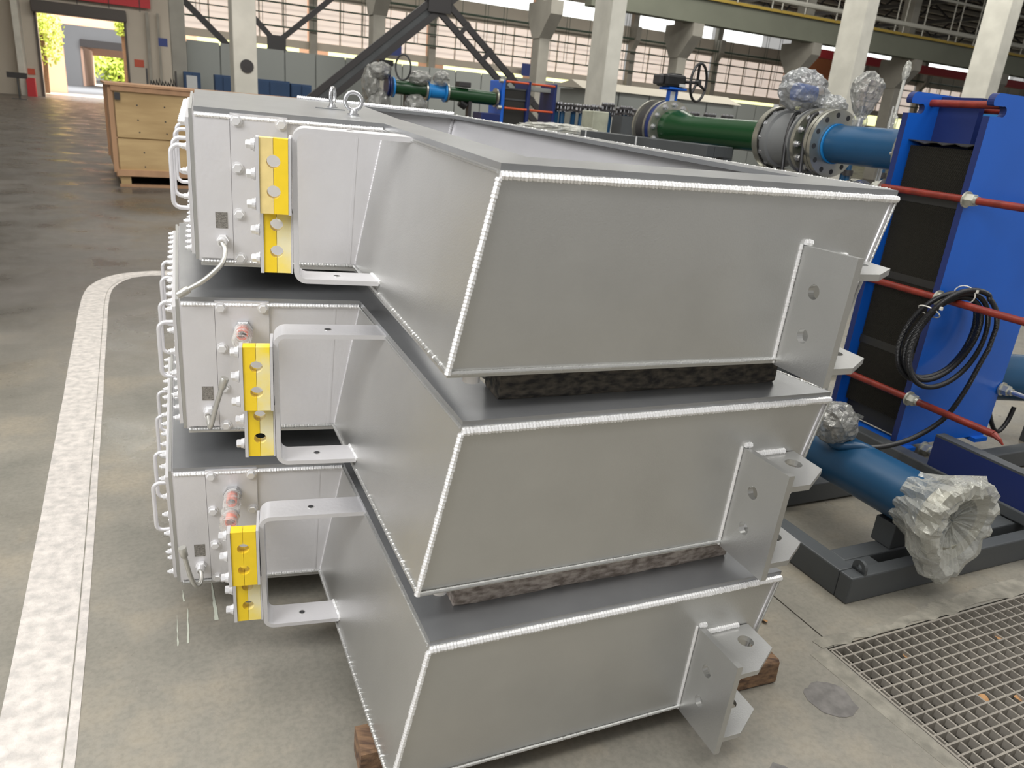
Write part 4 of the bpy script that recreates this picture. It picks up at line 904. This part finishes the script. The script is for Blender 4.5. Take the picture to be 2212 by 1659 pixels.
f = flange_mb(4.888, .185, .11, .045).build('body', M['navy'], hv, True)
f = flange_mb(4.936, .19, .11, .022).build('flange', M['flange'], hv, True); MB().ring((0, 4.960, 0), (0, 1, 0), .17, .11, .12, 40).build('rear_body', M['dark_steel'], hv, True)
f = flange_mb(5.08, .19, .11, .022).build('flange', M['flange'], hv, True)
MB().box(-.035, .035, 4.885, 4.94, .17, .265).build('neck', M['blue'], hv, bevel=.008); MB().box(-.075, .075, 4.84, 4.98, .262, .278).build('top_pad', M['blue'], hv, bevel=.004)
MB().box(-.035, -.0, 4.875, 4.884, .18, .25).build('label_plate', M['paper'], hv)
gb = MB().box(-.115, .06, 4.84, 4.98, .279, .365).build('gearbox', M['black'], hv, bevel=.018); MB().box(-.155, -.115, 4.87, 4.96, .29, .355).build('end_cap', M['dark_steel'], gb, bevel=.01); MB().cyl((0, 4.91, .36), (0, 4.91, .372), .05, 18).build('indicator', M['black'], gb, True)
MB().box(.0, .05, 4.832, 4.84, .285, .305).build('paper_tag', M['paper'], gb)
wh = MB(); wc = Vector((.135, 4.80, .325)); wa = Vector((.46, -.888, 0)).normalized(); wu = Vector((0, 0, 1)); wv = wa.cross(wu); RW = .128
wh.tube([wc + (wu * math.cos(a) + wv * math.sin(a)) * RW for a in [2 * PI * k / 40 for k in range(40)]], .0095, 10, closed=True)
for k in range(3):
    a = .2 + 2 * PI * k / 3; e = wc + (wu * math.cos(a) + wv * math.sin(a)) * RW; c0 = wc + (wu * math.cos(a) + wv * math.sin(a)) * .018 - wa * .01
    wh.tube([c0, e], .010, 8)
wh.cyl(wc - wa * .02, wc + wa * .012, .024, 14); wh.build('handwheel', M['black'], hv, True)
MB().cyl(wc - wa * .11, wc - wa * .01, .012, 10).build('shaft', M['dark_steel'], hv, True)
# supports so that the run stands on the floor
def stand(t, d, z1, label, w_=.05):
    r = thing('pipe_stand', label, 'stand', mw=hall(t, d)); MB().box(-w_, w_, -w_, w_, .012, z1).build('post', M['skid'], r); MB().box(-.09, .09, -.09, .09, 0, .012).build('foot_plate', M['skid'], r); return r
def spacer(d, z1, label):
    r = thing('pipe_spacer', label, 'spacer', mw=hall(PT + .02, d)); MB().box(-.05, .05, -.04, .04, 1.295, z1).build('block', M['skid'], r); MB().box(-.06, .06, -.045, .045, 1.290, 1.298).build('pad', M['black_matt'], r)
spacer(4.25, PH - .092, 'grey spacer block between the long green pipe and the lower blue pipe'); spacer(3.39, PH - .098, 'grey spacer block under the short green spool')
stand(PT, 5.02, PH - .175, 'grey stand under the handwheel valve')
# second, lower run
PL2 = 1.21
b2 = thing('blue_pipe', 'lower blue pipe run half hidden behind the topmost housing', 'pipe', mw=hall(PT + .06, 0, PL2))
MB().cyl((0, 2.76, 0), (0, 3.10, 0), .088, 40).build('barrel', M['pipe_blue'], b2, True); MB().ring((0, 3.088, 0), (0, 1, 0), .094, .086, .012, 40).build('weld_ring', M['bright_blue'], b2, True)
for y in (3.10, 3.126): f = flange_mb(y, .15, .088, .02).build('flange', M['flange'], b2, True)
bolts_on(f, 3.10, -1, 8, .128)
MB().cyl((0, 3.15, 0), (0, 3.66, 0), .088, 40).build('barrel', M['navy'], b2, True)
MB().tube([(0, 3.66, 0), (0, 3.70, 0), (0, 3.85, 0), (0, 3.9, 0)], .1, 40, rf=lambda i: (.15, .15, .11, .15)[i]).build('check_valve', M['flange'], b2, True)
MB().cyl((0, 3.92, 0), (0, 4.75, 0), .088, 40).build('barrel', M['pipe_blue'], b2, True)
f = flange_mb(4.76, .165, .088, .022).build('flange', M['flange'], b2, True); bolts_on(f, 4.76, -1, 8, .138)
stand(PT + .06, 4.4, PL2 - .091, 'grey stand under the rear of the lower blue pipe'); stand(PT + .06, 3.30, PL2 - .091, 'grey stand under the middle of the lower blue pipe')
# wrapped instruments on the run
bw = thing('wrapped_actuator', 'bubble wrapped blue actuator on top of the grey valve', 'valve actuator', mw=hall(PT, 3.555, PH + .150))
MB().box(-.03, .03, -.03, .03, 0, .03).build('mount', M['zinc'], bw); MB().cyl((-.09, .03, .115), (.03, .0, .105), .05, 24).build('actuator', M['blue'], bw, True)
def bub(co_):
    co_.z *= (1 - .25 * max(0, co_.x)); return co_
crumple((-.03, .02, .125), (.160, .105, .115), 9, .17, 1.7, 4, squash=bub).build('bubble_wrap', M['bubble'], bw, fix=False)
crumple((.115, -.06, .055), (.105, .085, .062), 12, .14, 1.8, 4).build('bubble_wrap', M['bubble'], bw, fix=False)
fw = thing('wrapped_gauge', 'foil wrapped instrument standing up behind the blue pipe', 'instrument', mw=hall(3.475, 3.175, PH + .085))
MB().cyl((0, 0, .0), (0, 0, .12), .018, 12).build('stem', M['zinc'], fw, True)
def funnel(c): 
    k = .42 + .58 * max(0, min(1, (c.z + 1) / 1.5)); c.x *= k; c.y *= k; return c
crumple((0, 0, .165), (.098, .08, .125), 15, .17, 2.4, 4, squash=funnel).build('plastic_wrap', M['wrap_dense'], fw, fix=False)
crumple((.0, 0, .045), (.038, .038, .05), 17, .2, 2.6, 3).build('plastic_wrap', M['wrap'], fw, fix=False)
po = thing('gauge_rod', 'thin white plastic sheathed rod standing beside the far blue end plate', 'rod', mw=hall(3.66, 3.12, 0))
MB().tube([(0, 0, 0), (0.0, 0, 1.60), (.005, 0, 1.75), (.012, .0, 1.96)], .008, 8).build('rod', M['white_pipe'], po, True)
crumple((.010, 0, 1.93), (.018, .018, .05), 5, .3, 3, 3).build('plastic_wrap', M['wrap'], po, fix=False); crumple((0, 0, 1.66), (.022, .022, .06), 6, .3, 3, 3).build('plastic_wrap', M['wrap'], po, fix=False)
MB().tube([(-.02, 0, 0), (-.02, 0, 1.4), (-.022, .0, 1.75)], .005, 6).build('rod', M['white_pipe'], po, True)
# dark beam frame beside the run
df = thing('support_trestle', 'dark grey steel trestle whose top beam runs past the green pipe', 'trestle', mw=hall(3.10, 3.92))
MB().box(-.03, .03, 0, 1.62, 1.385, 1.452).build('top_beam', M['skid'], df, bevel=.003); MB().box(.12, .17, 0, 1.62, 1.385, 1.452).build('top_beam', M['skid'], df, bevel=.003)
MB().box(.031, .119, .0, .06, 1.387, 1.45).build('cross_beam', M['skid'], df)
for y in (.0, 1.55):
    for x in (-.03, .11): MB().box(x, x + .06, y, y + .06, 0, 1.384).build('leg', M['skid'], df)
for y in (.79, 1.52): MB().box(-.0305, -.0302, y, y + .02, 1.386, 1.453).build('white_mark', M['paper'], df)
bx = MB().box(0.06, .24, 0, .24, 0, 1.62).build('wrapped_box', M['wrap_dense'], bevel=.01); bx.matrix_world = hall(3.86, 6.85); tag(bx, 'pale film wrapped box standing in front of the blue pipe stands', 'box')
bx.data.materials[0] = mat('pale_wrapped_box', (.40, .41, .32), .4, .1, .8, 14, .2, 9)
o = MB().box(0, .16, 0, .2, 0, 1.60).build('grey_post', M['skid']); o.matrix_world = hall(4.35, 7.0); tag(o, 'dark grey post right of the pale wrapped box', 'post')
wr = crumple((.05, 0, 1.435), (.36, .14, .045), 21, .3, 2.2, 4).build('film_heap', M['wrap']); wr.matrix_world = hall(3.0, 5.9); wr.name = 'plastic_film'; tag(wr, 'heap of clear film just over the back rim of the topmost housing', 'plastic film')
ub = thing('work_table', 'low dark table under the clear film heap', 'table', mw=hall(3.0, 5.9)); MB().box(-.55, .55, -.2, .2, 1.33, 1.38).build('top', M['skid'], ub)
for x in (-.5, .45):
    for y in (-.18, .13): MB().box(x, x + .05, y, y + .05, 0, 1.33).build('leg', M['skid'], ub)
# ---------------- rows of blue pipe stands
pst = MB().cyl((0, 0, .012), (0, 0, 1.60), .038, 14).mesh('pipe', M['pipe_blue'], True); psb = MB().box(-.1, .1, -.1, .1, 0, .012).mesh('foot', M['skid'])
psf = MB().cyl((0, 0, 1.60), (0, 0, 1.625), .085, 20).cyl((0, 0, 1.66), (0, 0, 1.685), .085, 20).cyl((0, 0, 1.625), (0, 0, 1.66), .055, 16).mesh('flange', M['dark_steel'], True)
psn = MB()
for k in range(8):
    a = 2 * PI * k / 8; psn.cyl((.07 * math.cos(a), .07 * math.sin(a), 1.592), (.07 * math.cos(a), .07 * math.sin(a), 1.705), .0085, 6).cyl((.07 * math.cos(a), .07 * math.sin(a), 1.690), (.07 * math.cos(a), .07 * math.sin(a), 1.703), .015, 6)
psn = psn.mesh('stud', M['zinc']); psm = MB().cyl((0, 0, 1.12), (0, 0, 1.20), .065, 16).mesh('valve_body', M['dark_steel'], True)
def pipe_stand(t, d, s=1.0, lab_='blue vertical pipe stand in the crowded rows behind the topmost housing', grp='blue pipe stands behind the housings'):
    r = thing('pipe_column', lab_, 'pipe', mw=hall(t, d), group=grp)
    r.scale = (1, 1, s)
    for me_, n_ in ((pst, 'pipe'), (psb, 'foot'), (psf, 'flange'), (psn, 'stud'), (psm, 'valve_body')): inst(me_, n_, r)
rnd = random.Random(12)
for row, d in enumerate((9.1, 9.65, 10.3)):
    for i in range(11):
        t = 4.45 + row * .18 + i * (.27 + .02 * row) + rnd.uniform(-.03, .03)
        if t > 4.88: pipe_stand(t, d - .25 + rnd.uniform(-.05, .05), 1.02 + rnd.uniform(-.02, .015))
for i in range(5): pipe_stand(8.3 + i * .34, 8.2 + (i % 2) * .4, .985, 'blue vertical pipe stand seen between the foil wrapped instrument and the blue end plate', 'blue pipe stands beside the end plate')
# ---------------- far skid group: wrapped valves, green pipes, blue check valve, small exchanger
G = 9.4
gr2 = thing('pipe_assembly', 'distant green and blue pipe assembly above the back rim of the stack', 'pipe assembly', mw=hall(0, G))
k_ = G / 9
def gz(z): return 1.54 + (z - 1.54) * k_
x0, x1 = 2.46 * k_, 3.80 * k_; zc = gz(1.69); zc2 = gz(1.655)
def px_cyl(a, b, r, n, m, za, zb, r2=None): return MB().cyl((a * k_, 0, za), (b * k_, 0, zb), r, 24, r2).build(n, M[m], gr2, True)
px_cyl(2.50, 2.86, .082, 'green_pipe', 'green', zc, zc - .005); px_cyl(3.14, 3.74, .082, 'green_pipe', 'green', zc - .012, zc - .025)
px_cyl(2.90, 3.10, .085, 'check_valve', 'bright_blue', zc - .006, zc - .010, .075)
for x in (2.86, 2.885, 3.095, 3.12, 2.47, 3.75):
    f = px_cyl(x, x + .018, .115, 'flange', 'flange' if x in (2.86, 3.12, 3.75) else 'bright_blue', zc - .008, zc - .008)
for x in (2.40, 2.425): px_cyl(x, x + .014, .12, 'valve_flange', 'navy', zc, zc)
MB().box(2.36 * k_, 2.44 * k_, -.05, .05, zc + .1, gz(1.93)).build('valve_neck', M['navy'], gr2); MB().box(2.30 * k_, 2.46 * k_, -.07, .07, gz(1.90), gz(1.96)).build('gearbox', M['black'], gr2)
ww = Vector((2.56 * k_, -.12, gz(1.90)))
MB().tube([ww + Vector((math.cos(a) * .10 * .8, -math.cos(a) * .04, math.sin(a) * .14)) for a in [2 * PI * k / 28 for k in range(28)]], .011, 8, closed=True).build('handwheel', M['black'], gr2, True)
for x, w_ in ((2.34, .05), (2.62, .05), (3.40, .04)): MB().box(x * k_, (x + w_) * k_, -.05, .05, 0, zc - .08).build('support_post', M['dark_steel'], gr2)
MB().box(3.25 * k_, 3.4 * k_, -.1, .05, gz(1.76), gz(1.82)).build('gearbox', M['dark_steel'], gr2, bevel=.01); MB().cyl((3.3 * k_, 0, gz(1.59)), (3.38 * k_, 0, gz(1.55)), .05, 12).build('drain_valve', M['black'], gr2)
for c, rad, sd, l in (((2.22 * k_, G, gz(1.70)), (.10, .12, .20), 31, 'silvery wrapped flange at the left end of the distant assembly'), ((2.31 * k_, G - .05, gz(1.84)), (.13, .12, .10), 32, 'grey wrapped valve top left of the distant handwheel'),
                      ((2.31 * k_, G - .02, gz(1.50)), (.14, .12, .16), 33, 'dark wrapped lump hanging under the distant valve'), ((2.78 * k_, G - .05, gz(1.81)), (.14, .12, .085), 34, 'grey wrapped valve top between handwheel and blue check valve'),
                      ((2.74 * k_, G - .05, gz(1.50)), (.14, .12, .14), 35, 'dark wrapped lump under the left distant green pipe'), ((3.04 * k_, G - .05, gz(1.83)), (.10, .10, .09), 36, 'clear wrapped gauge over the blue check valve')):
    o = crumple((0, 0, 0), rad, sd, .2, 2.4, 3).build('wrapped_valve', M['wrap_dense'], fix=False); o.matrix_world = hall(*c); tag(o, l, 'wrapped valve')
sx = thing('heat_exchanger', 'small distant blue plate heat exchanger with orange tie rods', 'heat exchanger', mw=hall(3.80 * k_, G - .1))
for x in (0, .34 * k_, .70 * k_): MB().box(x, x + .045, 0, .42, .05, gz(1.885 + (.02 if x else 0))).build('end_plate', M['navy'] if x else M['blue'], sx, bevel=.01)
MB().box(-.26, -.0, .0, .3, .05, 1.50).build('side_body', M['navy'], sx, bevel=.01)
MB().box(.045, .34 * k_, .05, .38, .1, gz(1.80)).build('plate_pack', M['black_matt'], sx)
for z in (1.68, 1.80): MB().box(.046, .34 * k_ - .001, .04, .05, gz(z) - .01, gz(z) + .01).build('gasket_band', M['skid'], sx)
MB().box(.34 * k_ + .045, .70 * k_, .1, .3, gz(1.80), gz(1.85)).build('carrying_bar', M['clad'], sx)
for z in (1.875, 1.575):
    MB().cyl((.046, -.012, gz(z)), (.34 * k_ - .001, -.012, gz(z)), .013, 8).cyl((.34 * k_ + .046, -.012, gz(z)), (.70 * k_, -.012, gz(z)), .013, 8).build('tie_rod', mat('orange_rod', (.55, .08, .02), .5), sx, True)
    MB().cyl((-.05, -.012, gz(z)), (-.001, -.012, gz(z)), .025, 8).build('nut', M['galv'], sx)
# ---------------- far right: orange curtain bay and red crane beams
o = MB().box(41.0, 47.5, 45, 45.2, 5.3, 7.45).build('orange_curtain', M['orange_wall']); o.matrix_world = HM; tag(o, 'large orange hanging curtain far right under the crane beam', 'curtain')
o = MB().box(36.6, 60, 40, 40.5, 6.55, 7.05).build('crane_girder', M['banner']); o.matrix_world = HM; tag(o, 'red crane girder high behind the crane beam, far right', 'girder')
